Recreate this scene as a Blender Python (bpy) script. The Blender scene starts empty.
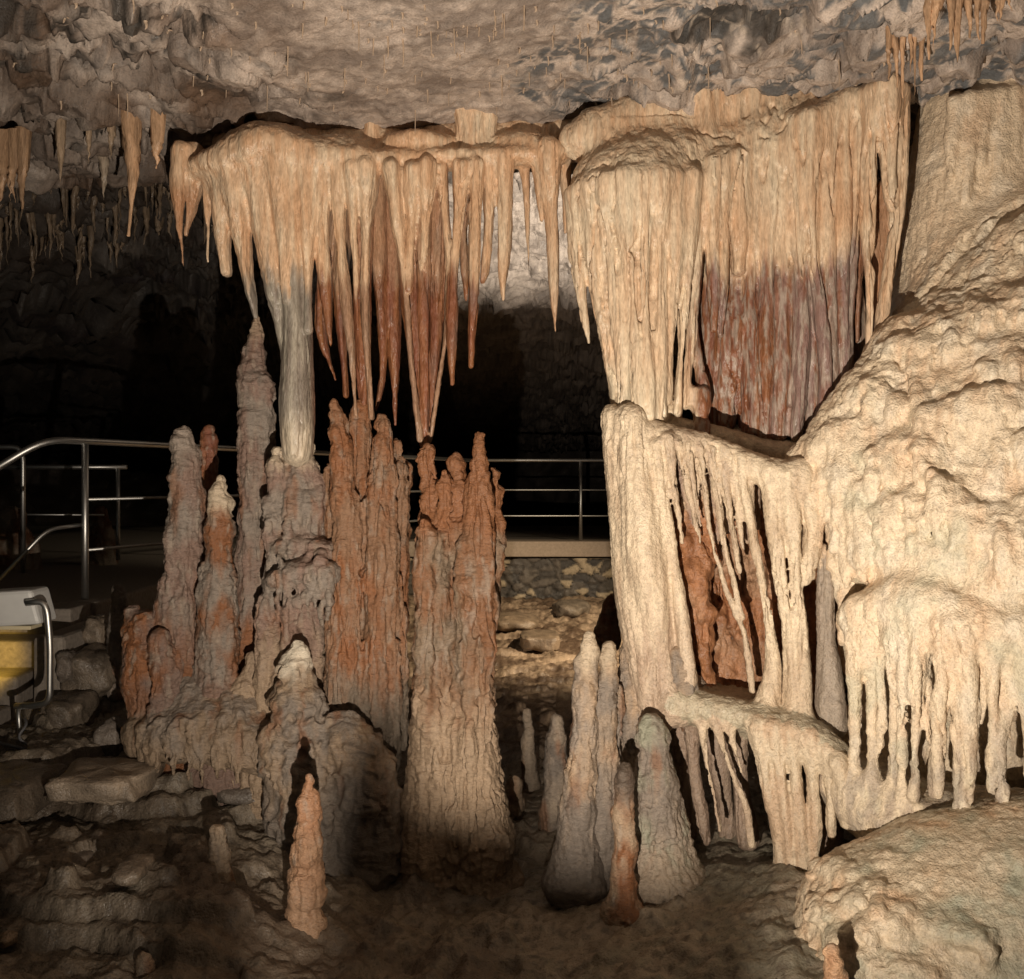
import bpy, math, random
import numpy as np
from mathutils import Vector

random.seed(7)
RNG = np.random.default_rng(11)
SC = bpy.context.scene
COL = SC.collection
f32 = np.float32
EYE = 1.6


def at(px, py, Y):
    """a point at depth Y metres seen from the visitor's spot (0,0,1.6)"""
    return ((px - 512.0) / 1000.0 * Y, Y, EYE - (py - 480.0) / 1000.0 * Y)


def lin(r, g, b):
    return tuple(((c / 255.0) / 12.92 if c / 255.0 <= 0.04045 else ((c / 255.0 + 0.055) / 1.055) ** 2.4) for c in (r, g, b))


# ------------------------------------------------------------------ noise
_perm = RNG.permutation(256).astype(np.int32)
_perm = np.concatenate([_perm, _perm, _perm])
_g = RNG.normal(size=(256, 3))
_g = (_g / np.linalg.norm(_g, axis=1, keepdims=True)).astype(f32)


def pnoise(P):
    P = np.asarray(P, f32)
    i = np.floor(P)
    f = P - i
    i = i.astype(np.int32) & 255
    u = f * f * f * (f * (f * 6 - 15) + 10)
    out = np.zeros(len(P), f32)
    for dx in (0, 1):
        wx = u[:, 0] if dx else 1 - u[:, 0]
        a = _perm[i[:, 0] + dx]
        for dy in (0, 1):
            wy = u[:, 1] if dy else 1 - u[:, 1]
            b = _perm[a + i[:, 1] + dy]
            for dz in (0, 1):
                wz = u[:, 2] if dz else 1 - u[:, 2]
                g = _g[_perm[b + i[:, 2] + dz] & 255]
                d = g[:, 0] * (f[:, 0] - dx) + g[:, 1] * (f[:, 1] - dy) + g[:, 2] * (f[:, 2] - dz)
                out += wx * wy * wz * d
    return out * 1.6


def fbm(P, sc=(1, 1, 1), octs=3, off=0.0, gain=0.5):
    sc = np.asarray(sc, f32)
    out = 0
    a = 1.0
    for o in range(octs):
        out = out + a * pnoise(P * sc * (2.03 ** o) + (off + 17.3 * o))
        a *= gain
    return out


def ridged(P, sc, octs=3, off=0.0):
    sc = np.asarray(sc, f32)
    out = 0
    a = 1.0
    for o in range(octs):
        out = out + a * (1 - 2 * np.abs(pnoise(P * sc * (2.03 ** o) + (off + 9.1 * o))))
        a *= 0.5
    return out


def voro(x, y, seed=0, tilt=0.0):
    """2-D cells: distance to nearest point, to second nearest, random number of the cell"""
    ix = np.floor(x).astype(np.int64)
    iy = np.floor(y).astype(np.int64)
    f1 = np.full(x.shape, 9.0)
    f2 = np.full(x.shape, 9.0)
    cid = np.zeros(x.shape)

    def h(a, b, s):
        v = np.sin(a * 127.1 + b * 311.7 + s * 74.7 + seed * 13.13) * 43758.5453
        return v - np.floor(v)
    for dx in (-1, 0, 1):
        for dy in (-1, 0, 1):
            cx, cy = ix + dx, iy + dy
            d = np.hypot(cx + h(cx, cy, 1) - x, cy + h(cx, cy, 2) - y)
            c = h(cx, cy, 3)
            if tilt:
                c = c + tilt * ((h(cx, cy, 4) - 0.5) * (x - cx - h(cx, cy, 1)) + (h(cx, cy, 5) - 0.5) * (y - cy - h(cx, cy, 2)))
            closer = d < f1
            f2 = np.where(closer, f1, np.minimum(f2, d))
            cid = np.where(closer, c, cid)
            f1 = np.where(closer, d, f1)
    return f1, f2, cid


def sstep(a, b, x):
    t = np.clip((x - a) / (b - a), 0, 1)
    return t * t * (3 - 2 * t)


def mixc(c0, c1, t):
    t = np.asarray(t, float)
    t = t[:, None] if t.ndim else t
    return np.asarray(c0) * (1 - t) + np.asarray(c1) * t


# ------------------------------------------------------------------ linking
def tag(o, label=None, cat=None, group=None, kind=None):
    if label:
        o['label'] = label
    if cat:
        o['category'] = cat
    if group:
        o['group'] = group
    if kind:
        o['kind'] = kind
    return o


def empty(name, loc, label, cat, group=None):
    o = bpy.data.objects.new(name, None)
    o.empty_display_size = 0.1
    o.location = loc
    COL.objects.link(o)
    return tag(o, label, cat, group)


def mesh_obj(name, V, F, mat, parent=None, loc=(0, 0, 0), colors=None, normals=None, smooth=True):
    V = np.asarray(V, f32)
    F = np.asarray(F, np.int32)
    me = bpy.data.meshes.new(name)
    k = F.shape[1]
    me.vertices.add(len(V))
    me.vertices.foreach_set('co', V.ravel())
    me.loops.add(F.size)
    me.loops.foreach_set('vertex_index', F.ravel())
    me.polygons.add(len(F))
    me.polygons.foreach_set('loop_start', np.arange(0, F.size, k, dtype=np.int32))
    me.polygons.foreach_set('use_smooth', np.full(len(F), smooth))
    me.update(calc_edges=True)
    if colors is not None:
        ca = me.color_attributes.new('Col', 'FLOAT_COLOR', 'POINT')
        c4 = np.ones((len(V), 4), f32)
        c4[:, :3] = colors
        ca.data.foreach_set('color', c4.ravel())
    if normals is not None:
        me.normals_split_custom_set_from_vertices(normals.tolist())
    me.materials.append(mat)
    o = bpy.data.objects.new(name, me)
    o.location = loc
    if parent is not None:
        o.parent = parent
    COL.objects.link(o)
    return o


def vnormals(V, F):
    n = np.zeros(V.shape, np.float64)
    a = V[F[:, 2]] - V[F[:, 0]]
    b = V[F[:, 3 if F.shape[1] == 4 else 1]] - V[F[:, 1 if F.shape[1] == 4 else 0]]
    fn = np.cross(a, b) if F.shape[1] == 4 else np.cross(b, a)
    for c in range(F.shape[1]):
        for ax in range(3):
            n[:, ax] += np.bincount(F[:, c], fn[:, ax], minlength=len(V))
    return (n / (np.linalg.norm(n, axis=1, keepdims=True) + 1e-12)).astype(f32)


# ------------------------------------------------------------------ signed-distance sculpting
class Sculpt:
    def __init__(self, h=0.009):
        self.prims = []
        self.h = h

    def strand(self, pts, Y, part=0, k=0.03, ys=1.0, wob=0.0, sway=0.0):
        """a tapering rod through pixel points (x, y, radius in pixels), all at depth Y (or one depth each)"""
        n = len(pts)
        Ys = [Y] * n if not hasattr(Y, '__len__') else list(Y)
        A = []
        for (x, y, r), yy in zip(pts, Ys):
            A.append((*at(x, y, yy), r / 1000.0 * yy))
        A = np.array(A)
        # smooth resampling
        seg = max(4, int((4 if n < 4 else 3) * (n - 1)))
        t = np.linspace(0, n - 1, seg + 1)
        ts = np.arange(n)
        B = np.stack([np.interp(t, ts, A[:, c]) for c in range(4)], 1)
        if n > 2:
            B[1:-1] = 0.25 * B[:-2] + 0.5 * B[1:-1] + 0.25 * B[2:]
        if sway:
            tt = np.linspace(0, 1, seg + 1)
            for c, m in ((0, 1.0), (1, 1.4)):
                ph = RNG.uniform(0, 6.28, 3)
                B[:, c] += sway * m * 0.006 * tt * (np.sin(5 * tt + ph[0]) + 0.6 * np.sin(11 * tt + ph[1])) * (1 - 0.6 * tt)
            ph = RNG.uniform(0, 6.28, 2)
            B[:, 3] *= RNG.uniform(0.85, 1.18) * (1 + 0.16 * np.sin(8 * tt + ph[0]) * np.clip(4 * tt, 0, 1))
        if isinstance(k, tuple):
            k = (k[0], k[1], B[:, 2].max(), B[:, 2].max() - 0.62 * (B[:, 2].max() - B[:, 2].min()))
        if wob:
            B[1:, 0] += RNG.normal(size=seg) * wob * 0.006
            B[1:, 1] += RNG.normal(size=seg) * wob * 0.008
            B[1:-1, 3] *= 1 + RNG.normal(size=seg - 1) * 0.07 * min(wob, 2)
        self.prims.append(('s', B, part, k, ys))

    def blob(self, px, py, Y, rx, ry, rz, part=0, k=0.06):
        """ellipsoid: rx, rz in pixels, ry in metres"""
        c = np.array(at(px, py, Y))
        self.prims.append(('e', (c, np.array((rx / 1000 * Y, ry, rz / 1000 * Y))), part, k, 1))

    def sdf(self, P):
        """rough union of everything added so far, at points P"""
        d = np.full(len(P), 9.0)
        for kind, D, part, k, ys in self.prims:
            if kind == 's':
                for a, b in zip(D[:-1], D[1:]):
                    sc_ = np.array((1, 1 / ys, 1))
                    v = (b[:3] - a[:3]) * sc_
                    p = (P - a[:3]) * sc_
                    t = np.clip(p @ v / (v @ v + 1e-12), 0, 1)
                    d = np.minimum(d, np.linalg.norm(p - t[:, None] * v, axis=1) - (a[3] + (b[3] - a[3]) * t))
            else:
                c, r = D
                q = (P - c) / r
                k0 = np.linalg.norm(q, axis=1) + 1e-6
                k1 = np.linalg.norm(q / r, axis=1) + 1e-6
                d = np.minimum(d, k0 * (k0 - 1) / k1)
        return d

    def front(self, px, py, near=2.8, far=6.5, default=None):
        """depth at which the sculpted surface first stands in the direction of a pixel"""
        Y = np.arange(near, far, 0.012)
        P = np.stack([(px - 512) / 1000 * Y, Y, EYE - (py - 480) / 1000 * Y], 1)
        hit = np.nonzero(self.sdf(P) < 0)[0]
        return float(Y[hit[0]]) if len(hit) else default

    def build(self):
        h = self.h
        lo = np.full(3, 1e9)
        hi = np.full(3, -1e9)
        for kind, D, part, k, ys in self.prims:
            if kind == 's':
                r = D[:, 3:4] * np.array([[1, ys, 1]])
                lo = np.minimum(lo, (D[:, :3] - r).min(0))
                hi = np.maximum(hi, (D[:, :3] + r).max(0))
            else:
                lo = np.minimum(lo, D[0] - D[1])
                hi = np.maximum(hi, D[0] + D[1])
        lo -= 6 * h + 0.03
        hi += 6 * h + 0.03
        n = np.ceil((hi - lo) / h).astype(int) + 1
        F = np.full(n, 0.25, f32)
        M = np.full(n, 0.25, f32)
        L = np.zeros(n, np.int16)
        ax = [(lo[i] + h * np.arange(n[i])).astype(f32) for i in range(3)]

        def put(b0, b1, dist, part, k):
            i0 = np.clip(np.floor((b0 - lo) / h).astype(int), 0, n - 1)
            i1 = np.clip(np.ceil((b1 - lo) / h).astype(int) + 1, 1, n)
            s = tuple(slice(i0[i], i1[i]) for i in range(3))
            X = ax[0][s[0]][:, None, None]
            Yv = ax[1][s[1]][None, :, None]
            Z = ax[2][s[2]][None, None, :]
            d = dist(X, Yv, Z).astype(f32)
            a = F[s]
            if isinstance(k, tuple):        # blends widely at the top, sharply at the foot
                kk = k[0] + (k[1] - k[0]) * np.clip((k[2] - Z) / (k[2] - k[3] + 1e-6), 0, 1)
            else:
                kk = k
            hh = np.maximum(kk - np.abs(a - d), 0) / kk
            F[s] = np.minimum(a, d) - hh * hh * (kk * 0.25)
            m = M[s]
            w = d < m
            M[s] = np.where(w, d, m)
            L[s] = np.where(w, part, L[s])
        for kind, D, part, k, ys in self.prims:
            pad = max(k[0] if isinstance(k, tuple) else k, 0.04)
            if kind == 's':
                r3 = D[:, 3:4] * np.array([[1, ys, 1]]) + pad

                def dist(X, Yv, Z, D=D, ys=ys):
                    out = None
                    for a, b in zip(D[:-1], D[1:]):
                        v = (b[:3] - a[:3]) * (1, 1 / ys, 1)
                        px_, py_, pz_ = X - f32(a[0]), (Yv - f32(a[1])) / f32(ys), Z - f32(a[2])
                        t = np.clip((px_ * f32(v[0]) + py_ * f32(v[1]) + pz_ * f32(v[2])) / f32(v @ v + 1e-12), 0, 1)
                        q = np.sqrt((px_ - t * f32(v[0])) ** 2 + (py_ - t * f32(v[1])) ** 2 + (pz_ - t * f32(v[2])) ** 2) - (f32(a[3]) + f32(b[3] - a[3]) * t)
                        out = q if out is None else np.minimum(out, q)
                    return out
                put((D[:, :3] - r3).min(0), (D[:, :3] + r3).max(0), dist, part, k)
            else:
                c, r = D

                def dist(X, Yv, Z, c=c, r=r):
                    qx, qy, qz = (X - c[0]) / r[0], (Yv - c[1]) / r[1], (Z - c[2]) / r[2]
                    k0 = np.sqrt(qx * qx + qy * qy + qz * qz) + 1e-6
                    k1 = np.sqrt((qx / r[0]) ** 2 + (qy / r[1]) ** 2 + (qz / r[2]) ** 2) + 1e-6
                    return k0 * (k0 - 1) / k1
                put(c - r - pad, c + r + pad, dist, part, k)
        # surface nets
        neg = F < 0
        nx, ny, nz = (n - 1)
        cnt = np.zeros((nx, ny, nz), np.int8)
        for dx in (0, 1):
            for dy in (0, 1):
                for dz in (0, 1):
                    cnt += neg[dx:nx + dx, dy:ny + dy, dz:nz + dz]
        act = (cnt > 0) & (cnt < 8)
        I = np.argwhere(act)
        idx = np.full(act.shape, -1, np.int32)
        idx[act] = np.arange(len(I), dtype=np.int32)
        C = {}
        for dx in (0, 1):
            for dy in (0, 1):
                for dz in (0, 1):
                    C[dx, dy, dz] = F[I[:, 0] + dx, I[:, 1] + dy, I[:, 2] + dz]
        acc = np.zeros((len(I), 3))
        w = np.zeros(len(I))
        ks = list(C)
        for p in ks:
            for axn in range(3):
                if p[axn] == 0:
                    q = list(p)
                    q[axn] = 1
                    q = tuple(q)
                    a, b = C[p], C[q]
                    m = (a < 0) != (b < 0)
                    t = np.where(m, a / np.where(m, a - b, 1), 0)
                    pos = np.tile(np.array(p, float), (len(I), 1))
                    pos[:, axn] = t
                    acc += pos * m[:, None]
                    w += m
        V = lo + h * (I + acc / w[:, None])
        quads = []
        for axn in range(3):
            sl0 = [slice(None)] * 3
            sl1 = [slice(None)] * 3
            sl0[axn] = slice(0, -1)
            sl1[axn] = slice(1, None)
            A, B = neg[tuple(sl0)], neg[tuple(sl1)]
            E = np.argwhere(A != B)
            u, v = (axn + 1) % 3, (axn + 2) % 3
            ok = (E[:, u] > 0) & (E[:, v] > 0) & (E[:, u] < n[u] - 1) & (E[:, v] < n[v] - 1)
            E = E[ok]
            sgn = A[tuple(E.T)]

            def cell(du, dv):
                c = E.copy()
                c[:, u] += du
                c[:, v] += dv
                return idx[tuple(c.T)]
            q = np.stack([cell(-1, -1), cell(0, -1), cell(0, 0), cell(-1, 0)], 1)
            q[~sgn] = q[~sgn][:, ::-1]
            quads.append(q)
        Q = np.concatenate(quads)
        Q = Q[(Q >= 0).all(1)]
        vi = np.clip(np.round((V - lo) / h).astype(int), 0, n - 1)
        lab = L[tuple(vi.T)]
        return V.astype(f32), Q, lab


def smooth_mesh(V, F, it=1, lam=0.5):
    for _ in range(it):
        acc = np.zeros((len(V), 3))
        w = np.zeros(len(V))
        for c in range(4):
            a, b = F[:, c], F[:, (c + 1) % 4]
            for ax in range(3):
                acc[:, ax] += np.bincount(a, V[b, ax], minlength=len(V)) + np.bincount(b, V[a, ax], minlength=len(V))
            w += np.bincount(a, minlength=len(V)) + np.bincount(b, minlength=len(V))
        V = (V + lam * (acc / np.maximum(w, 1)[:, None] - V)).astype(f32)
    return V


def comps(n, a, b):
    par = np.arange(n)
    while True:
        pa, pb = par[a], par[b]
        lo, hi = np.minimum(pa, pb), np.maximum(pa, pb)
        m = lo != hi
        if not m.any():
            return par
        np.minimum.at(par, hi[m], lo[m])
        while True:
            pp = par[par]
            if (pp == par).all():
                break
            par = pp


def tidy(F, flab, nv):
    """keep the largest connected patch of every part number; hand stray patches to their neighbours"""
    e = np.concatenate([np.stack([F[:, i], F[:, (i + 1) % 4]], 1) for i in range(4)])
    fi = np.tile(np.arange(len(F)), 4)
    key = np.minimum(e[:, 0], e[:, 1]).astype(np.int64) * nv + np.maximum(e[:, 0], e[:, 1])
    o = np.argsort(key, kind='stable')
    key, fi = key[o], fi[o]
    same = np.nonzero(key[1:] == key[:-1])[0]
    a, b = fi[same], fi[same + 1]
    for _ in range(3):
        m = flab[a] == flab[b]
        c = comps(len(F), a[m], b[m])
        size = np.bincount(c, minlength=len(F))
        best = {}
        for r in np.nonzero(size)[0]:
            u = flab[r]
            if u not in best or size[r] > size[best[u]]:
                best[u] = r
        keep = np.isin(c, [r for r in best.values() if size[r] >= 40])
        lab2 = np.where(keep, flab, -1)
        for _i in range(400):
            m1 = (lab2[a] < 0) & (lab2[b] >= 0)
            m2 = (lab2[b] < 0) & (lab2[a] >= 0)
            if not (m1.any() or m2.any()):
                break
            lab2[a[m1]] = lab2[b[m1]]
            lab2[b[m2]] = lab2[a[m2]]
        flab = np.where(lab2 < 0, flab, lab2)
        if keep.all():
            break
    return flab


def emit(sc, name, label, cat, mat, color, parts, disp, base=None, group=None, part_labels=None):
    """turn a sculpt into a thing: parts = {tag number: part name}; one part only -> a single mesh"""
    V, F, lab = sc.build()
    V = smooth_mesh(V, F, 1, 0.4)
    N = vnormals(V, F)
    for fn in disp:
        V = V + N * fn(V, N, lab)[:, None].astype(f32)
    V = smooth_mesh(V, F, 1, 0.15)
    N = vnormals(V, F)
    C = np.clip(color(V, lab), 0.005, 0.9)
    if base is None:
        base = (float(V[:, 0].mean()), float(V[:, 1].mean()), float(V[:, 2].min()))
    base = np.array(base, f32)
    Vl = V - base
    fl = lab[F]
    flab = np.where((fl[:, 0] == fl[:, 1]) | (fl[:, 0] == fl[:, 2]), fl[:, 0], fl[:, 1]).astype(np.int64)
    if len(set(lab.tolist())) > 1:
        flab = tidy(F, flab, len(V))
    used = sorted(set(flab.tolist()))
    if len(used) == 1:
        o = mesh_obj(name, Vl, F, mat, None, base, C)
        return tag(o, label, cat, group)
    root = empty(name, base, label, cat, group)
    for u in used:
        fu = F[flab == u]
        if len(fu) < 12:
            continue
        vs, inv = np.unique(fu, return_inverse=True)
        p = mesh_obj(parts.get(u, parts[None]), Vl[vs], inv.reshape(fu.shape), mat, root, (0, 0, 0), C[vs], N[vs])
        if part_labels and u in part_labels:
            p['label'] = part_labels[u]
    return root


# ------------------------------------------------------------------ displacement recipes
def flutes(amp, fx=26, fz=2.2, off=0.0):
    return lambda P, N, L: amp * fbm(P, (fx, fx, fz), 2, off)


def nubs(amp, f=30, off=3.0, octs=3):
    return lambda P, N, L: amp * fbm(P, (f, f, f), octs, off)


def billow(amp, f=9, off=5.0):
    def fn(P, N, L):
        n = np.abs(pnoise(P * f32(f) + off)) + 0.5 * np.abs(pnoise(P * f32(2.1 * f) + off + 7))
        return amp * (n - 0.3)
    return fn


def tiers(amp, fz=14, fx=4.0, off=8.0):
    def fn(P, N, L):
        side = 1 - np.abs(N[:, 2]) ** 2
        w = pnoise(P * np.array((fx, fx, fx), f32) + off) * 0.8
        q = P * np.array((fx, fx, fz), f32) + off
        q[:, 2] += 2.0 * w
        n = pnoise(q)
        n = np.where(n > 0, n, n * 1.6)
        q2 = q * f32(2.1) + f32(5)
        return amp * side * (n + 0.45 * pnoise(q2))
    return fn


def lips(amp, fz=12.0, fx=2.2, off=1.0):
    """growth tiers: each swells downwards to a lip, then steps back"""
    def fn(P, N, L):
        side = np.sqrt(np.clip(1 - N[:, 2] ** 2, 0, 1))
        out = 0
        for m, f, a in ((0, 1.0, 1.0), (1, 2.3, 0.5)):
            q = -P[:, 2] * fz * f + 1.6 * fbm(P, (fx * 1.5, fx * 1.5, fx * 1.5), 3, off + 5 * m) + 0.35 * pnoise(P * f32(20) + off)
            fr = q - np.floor(q)
            prof = np.where(fr < 0.8, (fr / 0.8) ** 1.5, 1 - sstep(0.8, 1.0, fr))
            mask = np.clip(0.35 + 1.5 * fbm(P, (4, 4, 4), 2, off + 9 + m), 0, 1.5)
            out = out + a * mask * (prof - 0.4)
        return amp * side * out
    return fn


def slits(amp, fx, fz, off=0.0, lo=0.72, patch=2.0):
    """narrow upright clefts between runs of calcite"""
    def fn(P, N, L):
        side = np.clip(1 - 1.6 * N[:, 2] ** 2, 0, 1)
        q = P * np.array((fx, fx, fz), f32) + off
        r = 1 - 2 * np.abs(pnoise(q) + 0.25 * pnoise(q * f32(2.7)))
        m = np.clip(0.4 + 1.6 * fbm(P, (patch, patch, patch), 2, off + 40), 0, 1)
        return -amp * side * m * sstep(lo, 0.98, r)
    return fn


# ------------------------------------------------------------------ materials
def newmat(name):
    m = bpy.data.materials.new(name)
    m.use_nodes = True
    nt = m.node_tree
    for n in list(nt.nodes):
        nt.nodes.remove(n)
    out = nt.nodes.new('ShaderNodeOutputMaterial')
    b = nt.nodes.new('ShaderNodeBsdfPrincipled')
    nt.links.new(b.outputs[0], out.inputs[0])
    return m, nt, b


def calcite(name, fine=0.5, mid=0.35, rough=(0.35, 0.7), stretch=1.0, spec=0.5, var=(0.62, 1.3), fscale=120, mscale=40):
    m, nt, b = newmat(name)
    N = nt.nodes.new
    L = nt.links.new
    att = N('ShaderNodeAttribute')
    att.attribute_name = 'Col'
    geo = N('ShaderNodeNewGeometry')
    mp = N('ShaderNodeMapping')
    mp.inputs['Scale'].default_value = (1, 1, 1 / stretch)
    L(geo.outputs['Position'], mp.inputs[0])
    n1 = N('ShaderNodeTexNoise')
    n1.inputs['Scale'].default_value = fscale
    n1.inputs['Detail'].default_value = 3
    L(mp.outputs[0], n1.inputs['Vector'])
    n2 = N('ShaderNodeTexNoise')
    n2.inputs['Scale'].default_value = mscale
    n2.inputs['Detail'].default_value = 4
    n2.inputs['Roughness'].default_value = 0.6
    L(mp.outputs[0], n2.inputs['Vector'])
    r = N('ShaderNodeMapRange')
    r.inputs['From Min'].default_value = 0.3
    r.inputs['From Max'].default_value = 0.7
    r.inputs['To Min'].default_value = var[0]
    r.inputs['To Max'].default_value = var[1]
    add = N('ShaderNodeMath')
    add.operation = 'ADD'
    L(n1.outputs[0], add.inputs[0])
    L(n2.outputs[0], add.inputs[1])
    hv = N('ShaderNodeMath')
    hv.operation = 'MULTIPLY'
    hv.inputs[1].default_value = 0.5
    L(add.outputs[0], hv.inputs[0])
    L(hv.outputs[0], r.inputs[0])
    mul = N('ShaderNodeVectorMath')
    mul.operation = 'SCALE'
    L(att.outputs['Color'], mul.inputs[0])
    L(r.outputs[0], mul.inputs['Scale'])
    L(mul.outputs[0], b.inputs['Base Color'])
    rr = N('ShaderNodeMapRange')
    rr.inputs['From Min'].default_value = 0.35
    rr.inputs['From Max'].default_value = 0.65
    rr.inputs['To Min'].default_value = rough[0]
    rr.inputs['To Max'].default_value = rough[1]
    L(n1.outputs[0], rr.inputs[0])
    L(rr.outputs[0], b.inputs['Roughness'])
    n3 = N('ShaderNodeTexNoise')
    n3.inputs['Scale'].default_value = 4.5
    n3.inputs['Detail'].default_value = 4
    L(geo.outputs['Position'], n3.inputs['Vector'])
    wet = N('ShaderNodeMapRange')
    wet.inputs['From Min'].default_value = 0.5
    wet.inputs['From Max'].default_value = 0.68
    wet.inputs['To Min'].default_value = 0.02
    wet.inputs['To Max'].default_value = 0.45
    L(n3.outputs[0], wet.inputs[0])
    L(wet.outputs[0], b.inputs['Coat Weight'])
    b.inputs['Specular IOR Level'].default_value = spec
    b.inputs['Coat Roughness'].default_value = 0.22
    b1 = N('ShaderNodeBump')
    b1.inputs['Strength'].default_value = fine
    b1.inputs['Distance'].default_value = 0.010
    L(n1.outputs[0], b1.inputs['Height'])
    b2 = N('ShaderNodeBump')
    b2.inputs['Strength'].default_value = mid
    b2.inputs['Distance'].default_value = 0.02
    L(n2.outputs[0], b2.inputs['Height'])
    L(b1.outputs[0], b2.inputs['Normal'])
    L(b2.outputs[0], b.inputs['Normal'])
    L(b2.outputs[0], b.inputs['Coat Normal'])
    return m


def plain(name, col, rough=0.5, metal=0.0, bump=0.0, bscale=60, var=0.15):
    m, nt, b = newmat(name)
    N = nt.nodes.new
    L = nt.links.new
    b.inputs['Roughness'].default_value = rough
    b.inputs['Metallic'].default_value = metal
    geo = N('ShaderNodeNewGeometry')
    n1 = N('ShaderNodeTexNoise')
    n1.inputs['Scale'].default_value = bscale
    n1.inputs['Detail'].default_value = 5
    L(geo.outputs['Position'], n1.inputs['Vector'])
    r = N('ShaderNodeMapRange')
    r.inputs['To Min'].default_value = 1 - 2 * var
    r.inputs['To Max'].default_value = 1 + 2 * var
    L(n1.outputs[0], r.inputs[0])
    mul = N('ShaderNodeVectorMath')
    mul.operation = 'SCALE'
    mul.inputs[0].default_value = col
    L(r.outputs[0], mul.inputs['Scale'])
    L(mul.outputs[0], b.inputs['Base Color'])
    if bump:
        b1 = N('ShaderNodeBump')
        b1.inputs['Strength'].default_value = bump
        b1.inputs['Distance'].default_value = 0.01
        L(n1.outputs[0], b1.inputs['Height'])
        L(b1.outputs[0], b.inputs['Normal'])
    return m


M_DRAPE = calcite('drapery_calcite', 0.6, 0.3, (0.27, 0.58), stretch=4.0)
M_FLOW = calcite('flowstone_calcite', 0.65, 0.4, (0.3, 0.62))
M_STAL = calcite('stalagmite_calcite', 0.65, 0.5, (0.4, 0.75), stretch=0.45, mscale=34)
M_ROCK = calcite('cave_rock', 0.45, 0.45, (0.55, 0.9), var=(0.55, 1.3), fscale=120, mscale=26)
M_WET = calcite('wet_floor_rock', 0.5, 0.7, (0.25, 0.6), var=(0.6, 1.3), fscale=110, mscale=20)
M_DARK = calcite('far_rock', 0.5, 1.0, (0.6, 0.95), var=(0.5, 1.3), fscale=40, mscale=6)
M_STEEL = plain('brushed_steel', (0.66, 0.66, 0.64), 0.42, 1.0, var=0.05)
M_CONC = plain('concrete', (0.27, 0.235, 0.20), 0.85, bump=0.3, bscale=40, var=0.25)
M_COPE = plain('pale_concrete_coping', (0.42, 0.33, 0.25), 0.85, bump=0.3, bscale=40, var=0.15)
M_PLASTIC = plain('white_plastic', (0.72, 0.73, 0.72), 0.35, var=0.06, bscale=14)
M_LENS = plain('lamp_glass', (0.75, 0.66, 0.45), 0.2, var=0.03)
M_CABLE = plain('grey_cable', (0.16, 0.16, 0.17), 0.5, var=0.05)
M_STRAW = plain('soda_straw_calcite', (0.46, 0.35, 0.255), 0.5, bump=0.2, bscale=150, var=0.2)

# palette (albedo)
CREAM = np.array((0.72, 0.60, 0.44))
PALE = np.array((0.76, 0.69, 0.56))
ORANGE = np.array((0.62, 0.395, 0.238))
TAN = np.array((0.47, 0.345, 0.235))
RED = np.array((0.22, 0.08, 0.045))
RUST = np.array((0.275, 0.115, 0.048))
PURPLE = np.array((0.21, 0.14, 0.11))
GREY = np.array((0.25, 0.21, 0.175))
GREEN = np.array((0.42, 0.42, 0.32))
DUST = np.array((0.36, 0.29, 0.22))


def z_of(py, Y):
    return EYE - (py - 480) / 1000 * Y


def px_of(P):
    return 512 + P[:, 0] / P[:, 1] * 1000, 480 - (P[:, 2] - EYE) / P[:, 1] * 1000


# ================================================================== LEFT DRAPERY
def rs(a, b):
    return random.uniform(a, b)


LEFTY = 5.0


def slim(pts, f=0.78):
    """folds leave the ledge at full width and thin out below it"""
    return [(x, y, r * (1 if j == 0 else f)) for j, (x, y, r) in enumerate(pts)]


s = Sculpt(0.008)
# ledge (tag 1) with humps and stubs reaching the ceiling
s.strand([(200, 168, 10), (235, 162, 20), (268, 150, 26), (310, 158, 20), (350, 163, 15), (400, 162, 11), (455, 159, 10), (505, 157, 9), (560, 155, 9)], LEFTY, 1, 0.05, ys=1.8)
s.strand([(230, 150, 16), (275, 136, 18), (330, 146, 16), (390, 150, 18), (470, 142, 18), (545, 140, 18), (600, 140, 18)], LEFTY + 0.28, 1, 0.08, ys=2.0)
s.strand([(255, 140, 20), (300, 100, 30)], LEFTY + 0.55, 1, 0.1)
s.strand([(440, 140, 30), (460, 90, 40)], LEFTY + 0.5, 1, 0.1)
s.blob(266, 150, LEFTY + 0.05, 46, 0.16, 24, 1, 0.05)
s.blob(340, 158, LEFTY + 0.12, 40, 0.2, 18, 1, 0.05)
s.blob(520, 150, LEFTY + 0.1, 36, 0.15, 16, 1, 0.05)
s.blob(420, 148, LEFTY + 0.1, 40, 0.18, 14, 1, 0.05)
s.strand([(300, 118, 24), (380, 112, 20), (460, 116, 22), (560, 112, 24)], LEFTY + 0.5, 1, 0.08)
for x_, y_, r_ in ((352, 128, 5), (405, 122, 6), (415, 118, 4), (520, 118, 6), (538, 116, 8), (552, 118, 6)):
    s.strand([(x_, y_ - 16, r_ * 1.2), (x_, y_, r_), (x_, y_ + 24, r_ * 1.3)], LEFTY + 0.25, 1, 0.02)
s.strand([(372, 80, 9), (372, 112, 7), (372, 150, 8)], LEFTY + 0.1, 1, 0.02)
s.strand([(470, 80, 22), (470, 108, 16), (470, 128, 12), (474, 165, 9)], LEFTY + 0.04, 1, 0.05)
s.strand([(492, 80, 12), (490, 112, 9), (488, 140, 6), (486, 165, 6)], LEFTY + 0.06, 1, 0.02)
s.strand([(575, 95, 16), (580, 125, 14), (560, 150, 10)], LEFTY + 0.2, 1, 0.04)
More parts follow.
